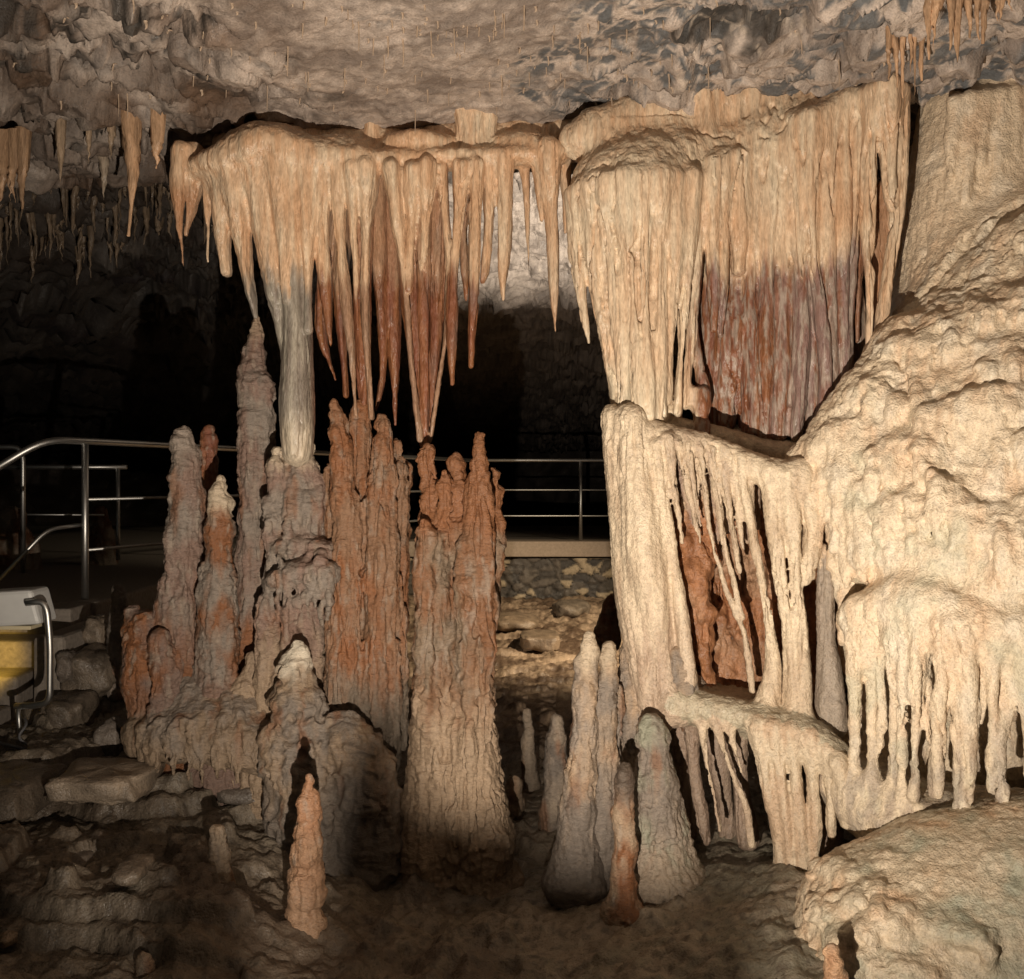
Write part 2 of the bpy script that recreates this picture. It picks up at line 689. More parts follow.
fold = [
    # pts, dY, ys
    ([(180, 150, 9), (178, 200, 8), (183, 266, 1.5)], 0.0, 1.0),
    ([(193, 153, 10), (194, 190, 7), (187, 235, 3)], 0.05, 1.0),
    ([(208, 172, 6), (208, 230, 3), (208, 262, 1.5)], 0.02, 1.0),
    ([(220, 175, 15), (223, 235, 10), (226, 272, 7)], 0.0, 1.4),
    ([(236, 170, 15), (243, 240, 11), (250, 290, 7), (255, 317, 3)], -0.02, 1.3),
    ([(258, 162, 17), (268, 245, 13), (280, 310, 8), (284, 358, 3)], -0.03, 1.3),
    ([(290, 165, 18), (294, 250, 23), (296, 320, 25), (297, 390, 21), (299, 452, 19)], -0.02, 1.2),
    ([(279, 162, 15), (284, 235, 11), (288, 300, 8)], -0.1, 1.0),
    ([(306, 166, 13), (308, 240, 9), (309, 330, 7)], -0.09, 1.0),
    ([(322, 168, 12), (322, 240, 8), (326, 300, 5), (330, 345, 2)], -0.04, 1.2),
    ([(338, 170, 11), (341, 240, 8), (347, 300, 6), (352, 360, 4), (356, 416, 2.5)], -0.05, 1.2),
    ([(352, 170, 9), (353, 225, 6), (357, 280, 3), (358, 330, 2)], -0.08, 1.0),
    ([(368, 170, 11), (366, 230, 7), (366, 320, 5), (371, 418, 3)], -0.04, 1.4),
    ([(392, 170, 12), (398, 220, 9), (405, 280, 6), (409, 340, 4), (420, 440, 3)], -0.06, 1.4),
    ([(413, 172, 10), (411, 225, 6), (409, 290, 4)], -0.07, 1.2),
    ([(427, 168, 10), (425, 225, 7), (423, 268, 2)], -0.07, 1.2),
    ([(441, 170, 8), (445, 215, 6), (449, 260, 5), (447, 330, 4), (430, 440, 3)], -0.03, 1.3),
    ([(462, 168, 9), (459, 215, 7), (453, 270, 6), (453, 340, 6), (453, 384, 3)], -0.05, 1.2),
    ([(476, 165, 9), (476, 215, 8), (474, 290, 7), (471, 345, 6), (471, 366, 4)], -0.06, 1.1),
    ([(492, 164, 8), (489, 220, 6), (484, 270, 5), (482, 282, 4)], 0.0, 1.0),
    ([(505, 162, 12), (505, 220, 10), (503, 275, 7), (503, 300, 2)], -0.02, 1.0),
    ([(524, 155, 7), (527, 210, 5), (529, 272, 1.5)], 0.02, 1.0),
    ([(537, 155, 8), (540, 190, 5), (541, 220, 2)], 0.0, 1.0),
    ([(549, 152, 13), (551, 210, 9), (554, 280, 6), (556, 332, 2)], -0.02, 1.0),
    ([(563, 150, 8), (566, 190, 5), (565, 232, 2)], 0.06, 1.0),
    # a second row behind, dark red
    ([(330, 180, 12), (325, 260, 9), (318, 330, 6), (335, 380, 2)], 0.12, 1.2),
    ([(345, 180, 10), (340, 280, 8), (345, 395, 4)], 0.16, 1.2),
    ([(380, 180, 12), (380, 280, 10), (384, 360, 7), (376, 410, 3)], 0.1, 1.3),
    ([(395, 180, 11), (393, 290, 8), (395, 380, 6), (396, 425, 2)], 0.14, 1.3),
    ([(362, 180, 11), (362, 260, 12), (363, 340, 9), (364, 414, 4)], 0.03, 1.3),
    ([(408, 200, 10), (412, 300, 14), (420, 370, 11), (424, 445, 4)], 0.02, 1.1),
    ([(436, 190, 12), (438, 290, 12), (434, 370, 9), (427, 442, 4)], 0.04, 1.1),
    ([(422, 190, 10), (424, 280, 11), (425, 380, 8), (425, 447, 4)], -0.03, 1.0),
    ([(462, 185, 9), (464, 240, 6), (466, 300, 3)], 0.08, 1.0),
]
for i, (pts, dY, ys) in enumerate(fold):
    s.strand(slim(pts, 0.8 if pts[0][0] < 330 or dY > 0.025 else 0.74), LEFTY + dY + (0.09 if dY > 0.07 else 0.05 if dY > 0.01 and pts[0][0] > 330 else 0), 2 + i, (0.045 if pts[0][0] < 325 else 0.014, 0.007), ys * 1.35, wob=0.1, sway=1.0)


def col_left(P, L):
    x, y = px_of(P)
    st = fbm(P, (34, 34, 2.0), 3, 2)
    big = fbm(P, (3, 3, 3), 2, 5)
    c = mixc(CREAM, ORANGE, np.clip(0.72 + 0.5 * st + 0.35 * big, 0, 1))
    jit = np.random.default_rng(5).uniform(-9, 12, 80)
    line = 274 + jit[L] + 14 * fbm(P, (40, 40, 5), 2, 3)
    low = sstep(-8, 20, y - line)
    redc = mixc(RUST, RED, np.clip(0.45 + 0.8 * st, 0, 1))
    redc = mixc(redc, PURPLE, np.clip(-0.1 + 0.9 * fbm(P, (20, 20, 3), 2, 31), 0, 0.8))
    greyc = mixc(GREY * 0.9, PALE * 0.5, np.clip(0.4 + 0.9 * st, 0, 1))
    shaft = sstep(318, 308, x)
    lowc = redc * (1 - shaft[:, None]) + greyc * shaft[:, None]
    pal = np.isin(L, [12, 14, 18, 15]) * 0.45
    lowc = TAN * pal[:, None] + lowc * (1 - pal[:, None])
    low = low * np.where(x > 497, 0.25, 1)
    c = c * (1 - low[:, None]) + lowc * low[:, None]
    rear = (L >= 27) & (L <= 35)
    c = np.where(rear[:, None], c * 0.35 + redc * 0.65, c)
    tip = shaft * sstep(400, 445, y)
    c = c * (1 - 0.5 * tip[:, None]) + 0.5 * tip[:, None] * CREAM
    flag = sstep(204, 196, x) * sstep(170, 200, y)
    c = c * (1 - 0.6 * flag[:, None]) + 0.6 * flag[:, None] * RUST * 1.2
    return c


parts = {1: 'ledge', None: 'hanging_fold'}
parts[2 + 6] = 'long_shaft'
emit(s, 'drapery', 'wide orange drapery curtain left of centre with a long pale shaft reaching a stalagmite', 'drapery', M_DRAPE, col_left, parts,
     [slits(0.014, 16, 1.1, 2), flutes(0.005, 30, 1.0), flutes(0.010, 9, 2.0, 4), lambda P, N, L: 0.0028 * fbm(P, (60, 60, 14), 2, 4)], part_labels={8: 'long pale grey shaft touching the stalagmite below'})

# ================================================================== RIGHT DRAPERY
s = Sculpt(0.008)
RY = 4.75
# crown of the left lobe
s.blob(640, 200, RY + 0.12, 68, 0.30, 55, 1, 0.06)
s.strand([(600, 185, 26), (640, 165, 28), (680, 160, 26)], RY + 0.12, 1, 0.06, ys=1.3)
s.strand([(700, 160, 22), (740, 150, 22), (790, 130, 24), (835, 112, 26), (880, 100, 22)], RY + 0.14, 1, 0.05, ys=1.2)
s.strand([(690, 130, 25), (770, 110, 26), (860, 85, 30)], RY + 0.45, 1, 0.08)
s.strand([(600, 135, 26), (650, 118, 30), (710, 106, 30), (770, 92, 30), (830, 74, 30), (890, 60, 26)], RY + 0.22, 1, 0.16)
s.strand([(575, 140, 16), (600, 128, 16)], RY + 0.2, 1, 0.06)
s.strand([(882, 70, 18), (884, 95, 20)], RY - 0.05, 1, 0.05)
s.strand([(700, 85, 12), (706, 110, 8), (708, 140, 10)], RY + 0.1, 1, 0.03)
s.strand([(728, 100, 10), (730, 125, 7), (732, 150, 10)], RY + 0.15, 1, 0.03)
fold = [
    ([(574, 195, 11), (578, 260, 8), (585, 320, 5), (589, 343, 2)], 0.04, 1.2),
    ([(588, 190, 13), (596, 260, 12), (606, 330, 9), (618, 400, 10)], 0.0, 1.3),
    ([(604, 185, 14), (611, 260, 11), (620, 330, 11), (628, 412, 12)], -0.06, 1.3),
    ([(622, 180, 14), (628, 260, 11), (634, 330, 11), (638, 414, 12)], -0.1, 1.3),
    ([(640, 180, 13), (644, 260, 10), (646, 330, 10), (648, 416, 12)], -0.12, 1.2),
    ([(657, 180, 13), (659, 250, 10), (659, 320, 9), (658, 416, 10)], -0.1, 1.2),
    ([(674, 180, 13), (674, 250, 10), (671, 320, 9), (666, 400, 7)], -0.07, 1.2),
    ([(690, 178, 12), (688, 250, 9), (682, 330, 7), (678, 412, 7)], -0.05, 1.2),
    ([(703, 180, 9), (697, 250, 7), (691, 320, 6), (686, 405, 6)], 0.02, 1.2),
    ([(620, 230, 22), (634, 330, 24), (647, 416, 26)], 0.2, 1.2),
    # central recessed curtain
    ([(712, 165, 10), (712, 230, 8), (713, 290, 5), (714, 330, 3)], 0.0, 1.2),
    ([(724, 160, 12), (722, 230, 9), (722, 280, 7), (720, 335, 4)], 0.03, 1.2),
    ([(740, 160, 12), (738, 230, 9), (738, 270, 7)], 0.04, 1.0),
    ([(755, 158, 12), (752, 230, 10), (750, 275, 9), (748, 430, 8)], 0.08, 1.0),
    ([(770, 150, 12), (768, 240, 10), (766, 340, 10), (764, 432, 9)], 0.06, 1.1),
    ([(785, 145, 12), (783, 240, 10), (781, 340, 10), (779, 434, 9)], 0.06, 1.1),
    ([(730, 230, 20), (730, 330, 20), (722, 420, 16)], 0.2, 1.0),
    ([(760, 230, 22), (760, 330, 22), (758, 425, 20)], 0.18, 1.0),
    ([(790, 230, 22), (795, 330, 22), (795, 425, 20)], 0.16, 1.0),
    ([(825, 230, 22), (825, 330, 22), (825, 425, 20)], 0.16, 1.0),
    ([(799, 125, 12), (798, 210, 10), (800, 290, 8), (802, 360, 7), (796, 435, 8)], 0.0, 1.2),
    ([(812, 118, 10), (809, 200, 7), (813, 260, 6), (822, 330, 5), (826, 390, 4), (818, 430, 5)], -0.05, 1.2),
    ([(826, 112, 11), (824, 190, 9), (826, 260, 7), (832, 330, 6), (834, 400, 7), (832, 428, 7)], -0.02, 1.2),
    ([(840, 105, 11), (841, 180, 9), (840, 250, 8), (842, 330, 8), (845, 400, 7)], 0.0, 1.2),
    ([(852, 98, 10), (853, 160, 8), (850, 230, 7), (848, 300, 6), (850, 380, 5)], 0.0, 1.2),
    ([(706, 250, 12), (708, 330, 13), (708, 410, 13)], 0.22, 1.0),
    ([(845, 230, 16), (850, 300, 15), (855, 400, 14)], 0.2, 1.0),
    ([(808, 250, 9), (811, 330, 9), (811, 428, 9)], 0.05, 1.0),
    # two-limbed piece on the right
    ([(872, 95, 12), (868, 150, 9), (867, 220, 7), (869, 290, 6), (870, 345, 4)], -0.12, 1.3),
    ([(884, 92, 14), (886, 140, 9), (891, 190, 6), (893, 208, 3)], -0.15, 1.3),
    ([(898, 95, 12), (901, 150, 9), (897, 220, 7), (886, 290, 8), (878, 350, 6)], -0.1, 1.3),
    ([(884, 190, 10), (884, 270, 10), (877, 345, 8)], 0.0, 1.0),
    ([(862, 170, 7), (860, 200, 8), (858, 260, 6), (857, 340, 5)], 0.06, 1.2),
    # small stalagmite nubs standing behind the shelf rim
    ([(700, 395, 8), (700, 415, 9), (700, 432, 10)], 0.02, 1.0),
    ([(690, 330, 5), (700, 370, 6), (706, 405, 5)], 0.06, 1.0),
]
for i, (pts, dY, ys) in enumerate(fold):
    s.strand(slim(pts, 0.8 if i < 9 else 0.9 if i > 24 else 1.0), RY + dY, 2 + i, (0.03 if i < 9 else 0.05, 0.007), ys * 1.3, wob=0.1, sway=1.0)


def col_right(P, L):
    x, y = px_of(P)
    st = fbm(P, (34, 34, 1.8), 3, 2.5)
    big = fbm(P, (3, 3, 3), 2, 6)
    c = mixc(CREAM, ORANGE, np.clip(0.32 + 0.45 * st + 0.35 * big + 0.2 * sstep(690, 760, x), 0, 1))
    jit = np.random.default_rng(6).uniform(-8, 10, 80)
    line = 266 + jit[L] + 14 * fbm(P, (40, 40, 5), 2, 3) - 25 * sstep(800, 860, x)
    low = sstep(-10, 22, y - line) * sstep(688, 703, x + 6 * st) * sstep(870, 860, x)
    redc = mixc(RUST * 0.9, RED, np.clip(0.45 + 0.6 * st, 0, 1))
    pg = np.clip(0.35 + 1.2 * fbm(P, (22, 22, 1.2), 2, 9) + 0.5 * sstep(760, 800, x) - 0.5 * sstep(300, 340, y) * sstep(790, 760, x), 0, 1)
    lowc = mixc(redc, PURPLE * 1.25 * np.array((1.0, 0.95, 1.05)), pg)
    gl = np.clip(0.1 + 1.8 * fbm(P, (55, 55, 9), 3, 71), 0, 0.75)
    lowc = mixc(np.zeros(3), GREY * 1.55, gl) + lowc * (1 - gl[:, None])
    edge = sstep(-0.1, 0.35, fbm(P, (26, 26, 0.7), 2, 51)) * sstep(768, 805, x)
    lowc = lowc * (1 - 0.6 * edge[:, None]) + 0.6 * edge[:, None] * (GREY * 1.35)
    c = c * (1 - low[:, None]) + lowc * low[:, None]
    nich = np.isin(L, [34, 33]) * 1.0
    c = c * (1 - 0.7 * nich[:, None]) + 0.7 * nich[:, None] * RUST
    gr = sstep(330, 400, y) * sstep(690, 660, x) * 0.25
    c = c * (1 - gr[:, None]) + gr[:, None] * GREEN * 1.2
    return c


emit(s, 'drapery', 'tall cream drapery right of centre with a purple red lower curtain above the niche', 'drapery', M_DRAPE, col_right,
     {1: 'crown', None: 'hanging_fold'}, [slits(0.026, 15, 1.3, 4, 0.76), slits(0.008, 30, 2.0, 14), flutes(0.005, 30, 1.0, 4), flutes(0.012, 9, 2.0, 7), lambda P, N, L: 0.003 * fbm(P, (60, 60, 16), 2, 4)])

# ================================================================== SHELF WITH NICHE
s = Sculpt(0.008)
SY = 4.6
# rim, sloping forward
s.strand([(612, 414, 9), (632, 420, 12), (650, 432, 13), (672, 438, 12), (700, 443, 12), (730, 455, 12), (760, 470, 15), (790, 478, 16), (812, 470, 15), (832, 462, 14)], [4.75, 4.7, 4.62, 4.58, 4.56, 4.53, 4.5, 4.47, 4.5, 4.6], 1, 0.04, ys=1.4)
s.strand([(625, 418, 10), (670, 426, 10), (720, 438, 11), (770, 456, 15), (825, 452, 14)], 4.82, 1, 0.06, ys=2.0)
s.strand([(640, 425, 12), (700, 436, 14), (770, 444, 16), (830, 440, 16)], 5.05, 1, 0.08, ys=2.0)
strands = [
    # broad left pillar
    ([(612, 416, 10), (619, 490, 12), (628, 570, 14), (645, 650, 15), (655, 720, 17)], 4.68, 1.5, 2),
    ([(630, 420, 15), (636, 490, 17), (646, 570, 18), (658, 640, 16), (668, 710, 16)], 4.62, 1.5, 2),
    ([(648, 434, 12), (654, 500, 13), (662, 570, 12), (668, 640, 10), (675, 700, 10)], 4.6, 1.3, 2),
    ([(655, 445, 7), (666, 510, 6), (676, 580, 5), (683, 630, 6), (690, 680, 9)], 4.54, 1.2, 3),
    ([(640, 470, 20), (655, 560, 20), (672, 690, 20)], 4.8, 1.2, 2),
    # thin drips over the niche mouth
    ([(664, 440, 6), (672, 480, 4), (680, 520, 3.4), (682, 542, 2)], 4.53, 1, 4),
    ([(675, 442, 6), (684, 475, 3.4), (691, 505, 3), (697, 518, 2)], 4.53, 1, 4),
    ([(684, 444, 6), (690, 490, 3.4), (697, 525, 3), (700, 543, 1.6)], 4.54, 1, 4),
    ([(696, 448, 6), (703, 480, 4), (709, 525, 3.4), (716, 556, 3), (730, 600, 3), (744, 630, 3), (752, 690, 4)], 4.53, 1, 4),
    ([(708, 450, 6), (716, 490, 3.4), (724, 545, 3), (733, 580, 3), (742, 618, 3)], 4.52, 1, 4),
    ([(718, 454, 6), (725, 490, 3.2), (734, 540, 3), (740, 572, 2)], 4.52, 1, 4),
    ([(728, 458, 6), (735, 500, 3.4), (741, 530, 2.6), (744, 550, 1.5)], 4.51, 1, 4),
    ([(690, 446, 4), (695, 470, 3), (699, 497, 1.6)], 4.55, 1, 4),
    ([(738, 462, 7), (748, 510, 5), (758, 560, 5), (768, 610, 6), (774, 660, 8), (765, 718, 12)], 4.48, 1.1, 5),
    # pale right pillar
    ([(768, 472, 10), (774, 530, 8), (780, 580, 8), (790, 640, 9), (795, 715, 12)], 4.44, 1.3, 6),
    ([(784, 474, 12), (792, 520, 11), (794, 560, 9), (799, 610, 9), (801, 660, 9), (803, 718, 10)], 4.42, 1.3, 6),
    ([(800, 470, 12), (811, 520, 10), (812, 548, 9), (805, 580, 6)], 4.42, 1.2, 6),
    # small fringe and the grey wet strand beyond the slit
    ([(812, 545, 6), (813, 565, 5), (813, 578, 2)], 4.42, 1, 4),
    ([(822, 548, 6), (823, 570, 5), (824, 582, 2)], 4.44, 1, 4),
    ([(826, 560, 8), (825, 600, 10), (828, 660, 11), (832, 725, 15)], 4.45, 1.2, 7),
    # rusty niche back
    ([(690, 460, 30), (700, 560, 34), (715, 640, 34), (730, 700, 34)], 5.0, 1.0, 8),
    ([(740, 470, 34), (752, 560, 34), (760, 640, 34), (770, 700, 34)], 4.98, 1.0, 8),
    ([(672, 470, 10), (688, 530, 12), (697, 590, 12), (703, 650, 8), (706, 690, 5)], 4.72, 1.2, 8),
    ([(690, 470, 14), (705, 520, 13), (716, 555, 8)], 4.7, 1.2, 8),
    ([(790, 540, 30), (800, 640, 30), (806, 720, 30)], 4.95, 1.0, 8),
]
for pts, Y, ys, t in strands:
    s.strand([(x, y, r * (0.92 if t in (5, 6) and 0 < j < len(pts) - 1 else 1)) for j, (x, y, r) in enumerate(pts)], Y, t, (0.012, 0.006) if t == 4 else (0.03, 0.007) if t in (5, 6) else 0.016, ys, wob=0.2, sway=0.5)
for x_, l_ in ((676, 60), (686, 78), (697, 66), (707, 90), (718, 84), (728, 70), (738, 96), (747, 80)):
    s.strand([(x_, 446 + (x_ - 676) * 0.22, 8), (x_ + 6, 446 + l_ * 0.6, 7), (x_ + 10, 446 + l_, 4)], 4.66, 12, 0.02, 1.0, 0.2, 0.5)
for x_, y_, l_, r_ in ((668, 440, 44, 3.5), (679, 443, 34, 3), (688, 446, 80, 3), (700, 449, 46, 3), (712, 452, 60, 3), (722, 456, 92, 3), (733, 460, 60, 3), (741, 463, 110, 3.4), (746, 466, 56, 3)):
    s.strand([(x_, y_, r_ * 2), (x_ + l_ * 0.06, y_ + l_ * 0.4, r_), (x_ + l_ * 0.15, y_ + l_, 1.5)], 4.5, 4, 0.012, 1.0, 0.2, 1.0)
# lower shelf
s.strand([(672, 700, 16), (700, 705, 13), (735, 712, 13), (770, 722, 14), (805, 730, 15), (832, 748, 14), (850, 775, 14), (880, 806, 16)], [4.6, 4.55, 4.5, 4.42, 4.36, 4.3, 4.24, 4.2], 9, 0.04, ys=1.6)
s.strand([(690, 704, 18), (760, 716, 22), (815, 738, 22), (845, 790, 22)], 4.72, 9, 0.08, ys=2.0)
low = [
    ([(700, 715, 6), (705, 750, 4), (712, 790, 3), (720, 830, 3)], 4.5, 1, 4),
    ([(714, 716, 6), (724, 750, 3.5), (733, 775, 3), (744, 800, 4), (752, 845, 6)], 4.46, 1, 4),
    ([(726, 718, 5), (735, 750, 3), (742, 772, 2)], 4.45, 1, 4),
    ([(690, 715, 9), (694, 760, 8), (700, 810, 7), (706, 840, 7)], 4.7, 1, 10),
    ([(735, 725, 9), (740, 780, 10), (748, 840, 11)], 4.65, 1, 10),
    ([(715, 740, 12), (725, 800, 12), (730, 850, 12)], 4.85, 1, 10),
    ([(680, 720, 14), (684, 780, 12), (690, 830, 14)], 4.85, 1, 10),
    ([(757, 726, 9), (764, 770, 8), (775, 815, 8), (783, 860, 9), (778, 885, 12)], 4.36, 1.2, 11),
    ([(772, 728, 11), (780, 780, 9), (788, 830, 9), (792, 882, 11)], 4.33, 1.2, 11),
    ([(790, 732, 11), (796, 780, 9), (800, 830, 10), (803, 878, 11)], 4.31, 1.2, 11),
    ([(808, 738, 11), (814, 780, 8), (815, 830, 7), (814, 868, 6)], 4.29, 1.2, 11),
    ([(825, 750, 9), (830, 790, 7), (832, 835, 6)], 4.24, 1.2, 11),
    ([(838, 762, 9), (843, 795, 7), (845, 825, 6)], 4.18, 1.2, 11),
    ([(785, 745, 20), (792, 800, 18), (795, 880, 16)], 4.55, 1.0, 10),
    ([(830, 775, 16), (830, 850, 14)], 4.5, 1.0, 10),
]
for pts, Y, ys, t in low:
    s.strand(slim(pts, 0.8), Y, t, (0.03, 0.007), ys, wob=0.2, sway=0.7)


def col_shelf(P, L):
    x, y = px_of(P)
    st = fbm(P, (30, 30, 3), 3, 1.5)
    big = fbm(P, (4, 4, 4), 2, 6)
    c = mixc(CREAM, TAN, np.clip(0.2 + 0.5 * st + 0.4 * big, 0, 1))
    drip = (L == 4) * 0.35 + (L == 12) * 0.95
    c = c * (1 - drip[:, None]) + drip[:, None] * mixc(TAN, PURPLE * 1.4, np.clip(0.5 + st, 0, 1))
    mauve = ((L == 2) | (L == 3)) * sstep(560, 690, y + 30 * st) * 0.45 + (L == 1) * sstep(720, 690, x) * sstep(660, 690, x) * 0.3
    c = c * (1 - mauve[:, None]) + mauve[:, None] * PURPLE * 1.5
    nb = (L == 8)
    nc = mixc(RUST * 1.1 + ORANGE * 0.12, RUST * 0.8, np.clip(0.3 + st, 0, 1))
    nc = mixc(nc, TAN, np.clip(big * 0.7, 0, 0.5))
    c = np.where(nb[:, None], nc, c)
    gw = (L == 7) * 0.8
    c = c * (1 - gw[:, None]) + gw[:, None] * GREY * 1.1
    dk = (L == 10) * 0.75
    c = c * (1 - dk[:, None]) + dk[:, None] * PURPLE
    lo = (L == 11) | (L == 9)
    lc = mixc(CREAM * 0.9, TAN * 1.15, np.clip(0.35 + st + big, 0, 1))
    top = (L == 9) * 0.5
    lc = lc * (1 - top[:, None]) + top[:, None] * GREEN * 0.9
    c = np.where(lo[:, None], lc, c)
    return c


emit(s, 'flowstone_shelf', 'cream flowstone shelf with a rusty niche and thin drips across its mouth', 'flowstone', M_FLOW, col_shelf,
     {1: 'upper_rim', 2: 'left_pillar', 3: 'pillar_edge', 4: 'drip_strand', 5: 'drip_strand', 6: 'right_pillar', 7: 'wet_strand', 8: 'niche_back', 12: 'mauve_sheet', 9: 'lower_rim', 10: 'rear_drip', 11: 'lower_fringe', None: 'drip_strand'},
     [slits(0.016, 20, 2.5, 4), flutes(0.006, 30, 2), nubs(0.003, 45), lambda P, N, L: np.where(L == 8, 1.0, 0.0) * (billow(0.05, 7)(P, N, L) + 0.02 * fbm(P, (14, 14, 8), 3, 3))], part_labels={7: 'grey wet strand beyond the dark slit', 8: 'rust red back of the niche', 11: 'orange fringe under the lower ledge'})

# ================================================================== RIGHT CASCADE
s = Sculpt(0.01)
# upper smooth block (1)
for x0, y0, x1, y1, r in ((955, 118, 930, 330, 34), (990, 110, 975, 330, 40), (1035, 105, 1030, 330, 42), (1085, 100, 1085, 330, 45)):
    s.strand([(x0, y0, r), ((x0 + x1) / 2, (y0 + y1) / 2, r + 4), (x1, y1, r + 6)], 4.95, 1, 0.06, ys=1.4)
for x, y, l, r in ((955, 95, 60, 9), (970, 92, 80, 9), (985, 90, 55, 9), (1000, 88, 75, 9), (1016, 86, 60, 9), (1034, 86, 70, 9)):
    s.strand([(x, y + 8, r), (x - 5, y + l * 1.3, r * 0.5)], 4.685, 1, 0.035, 1.0, 0.4, 0.6)
# big cascade rows (2)
s.strand([(960, 320, 40), (1010, 275, 48), (1060, 250, 55), (1120, 230, 60)], [4.62, 4.55, 4.5, 4.45], 2, 0.24, ys=1.2)
s.strand([(905, 362, 42), (960, 370, 50), (1030, 350, 60), (1120, 330, 70)], [4.55, 4.42, 4.3, 4.2], 2, 0.24, ys=1.2)
s.strand([(856, 434, 36), (930, 440, 55), (1010, 430, 66), (1120, 420, 70)], [4.5, 4.35, 4.2, 4.1], 2, 0.24, ys=1.2)
s.strand([(864, 500, 44), (930, 510, 56), (1010, 510, 62), (1120, 500, 70)], [4.42, 4.25, 4.1, 4.0], 2, 0.24, ys=1.2)
s.strand([(800, 462, 16), (835, 442, 24), (872, 402, 34)], [4.52, 4.46, 4.45], 2, 0.12)
# terrace (3)
s.strand([(868, 560, 26), (905, 555, 32), (950, 560, 34), (1000, 556, 38), (1120, 560, 44)], [4.3, 4.15, 4.0, 3.94, 3.9], 3, 0.06, ys=1.2)
s.strand([(858, 618, 20), (890, 600, 22), (915, 592, 24), (955, 612, 22), (1000, 622, 24), (1060, 625, 28), (1130, 630, 34)], [4.2, 4.1, 4.0, 3.88, 3.82, 3.78, 3.75], 4, 0.05, ys=1.3)
# body behind
for y, Y in ((450, 4.85), (560, 4.75), (650, 4.62), (740, 4.62)):
    s.strand([(890, y, 50), (1000, y, 60), (1130, y, 70)], Y, 2, 0.1)
# right part of terrace climbing out of frame
s.strand([(985, 590, 20), (1010, 575, 24), (1060, 565, 30)], [3.86, 3.78, 3.7], 3, 0.05)
rr = random.Random(5)
# long columns from the lower brim to the mound (part 5 each)
lng = []
x = 856.0
while x < 1100:
    long_ = rr.random() < 0.78
    lng.append((x, 606 if x < 925 else 628, rr.uniform(788, 815) if long_ else rr.uniform(700, 780), rr.uniform(7.5, 11) if long_ else rr.uniform(6, 8)))
    x += rr.uniform(9, 14.5)
for i, (x, y0, y1, r) in enumerate(lng):
    Y = float(np.interp(x, (858, 890, 915, 955, 1000, 1060, 1130), (4.14, 4.02, 3.92, 3.8, 3.74, 3.7, 3.68)))
    w = rr.uniform(-4, 6)
    s.strand([(x, y0, r * 1.15), (x + w * 0.3, y0 + 0.3 * (y1 - y0), r * 0.8), (x + w, y0 + 0.7 * (y1 - y0), r * 0.62), (x + w, y1, r * (0.62 if y1 > 780 else 0.3))], [Y, Y + rr.uniform(-.03, .05), Y + 0.03, Y + 0.04], 10 + i, (0.04, 0.01), wob=0.5, sway=1)
# rimmed tiers with fluted fringes all over the face
def tier(pts, ln, r, part, out=0.02, gap=8.5, rim=8):
    out = out * 1.7
    xs_, ys_ = [p[0] for p in pts], [p[1] for p in pts]
    Ys_ = []
    for x, y in pts:
        Y = s.front(x, y)
        Ys_.append(Y if Y is not None else 4.3)
    todo = []
    x = xs_[0]
    while x <= xs_[-1]:
        y = float(np.interp(x, xs_, ys_)) + rr.uniform(-2, 4)
        Y0 = s.front(x, y)
        l = ln * rr.uniform(0.55, 1.2)
        if Y0 is not None:
            Y1 = s.front(x, y + l) or Y0
            q_ = r * rr.uniform(0.75, 1.25)
            ye = min(Y0 - out, Y1 + 0.004)
            todo.append(([(x, y, q_ * 1.1), (x + rr.uniform(-1.5, 1.5), y + 0.45 * l, q_), (x + rr.uniform(-2, 2), y + l, q_ * 0.55)], [Y0 - out * 0.6, ye, ye + 0.012]))
        x += gap * rr.uniform(0.8, 1.3)
    s.strand([(x_, y_, rim) for x_, y_ in pts], [Y_ - out * 0.4 for Y_ in Ys_], part, 0.05, 1.2, 0.4)
    for p, Y_ in todo:
        s.strand(p, Y_, part, 0.012, 1.0, 0.4, 0.5)


tier([(905, 318), (945, 304), (985, 294), (1024, 300), (1060, 290)], 46, 7, 2, 0.03)
tier([(880, 352), (905, 344), (935, 350), (965, 338)], 40, 7, 2, 0.02)
tier([(985, 352), (1010, 345), (1040, 350)], 50, 7, 2, 0.03)
tier([(858, 392), (880, 384), (905, 388), (925, 380)], 42, 7, 2, 0.02)
tier([(925, 418), (950, 406), (985, 398), (1012, 392), (1045, 398)], 44, 7.5, 2, 0.035)
tier([(812, 452), (830, 436), (850, 428), (872, 432)], 96, 6.5, 2, 0.02, 7)
tier([(872, 455), (900, 440), (925, 446), (938, 470)], 46, 7.5, 2, 0.035)
tier([(985, 448), (1010, 440), (1045, 446)], 46, 8, 2, 0.03)
tier([(848, 526), (875, 514), (905, 500), (925, 506)], 52, 7, 2, 0.03)
tier([(930, 474), (950, 492), (972, 512), (1000, 518), (1030, 504)], 64, 7.5, 2, 0.045)
tier([(836, 470), (850, 478), (862, 490)], 80, 7, 2, 0.015, 7)
s.strand([(835, 775, 26), (880, 812, 38), (950, 832, 42), (1040, 840, 44), (1120, 840, 44)], [4.4, 4.25, 4.08, 3.98, 3.92], 6, 0.10, ys=2.0)
# hanging pieces at the left flank joining the niche shelf
for x, y0, y1, r in ((838, 440, 560, 12), (850, 430, 590, 12), (862, 440, 610, 13), (842, 560, 640, 10)):
    s.strand([(x, y0, r), (x + 2, (y0 + y1) / 2, r * 0.9), (x + 1, y1, r * 0.7)], 4.4, 2, 0.03, wob=0.8)


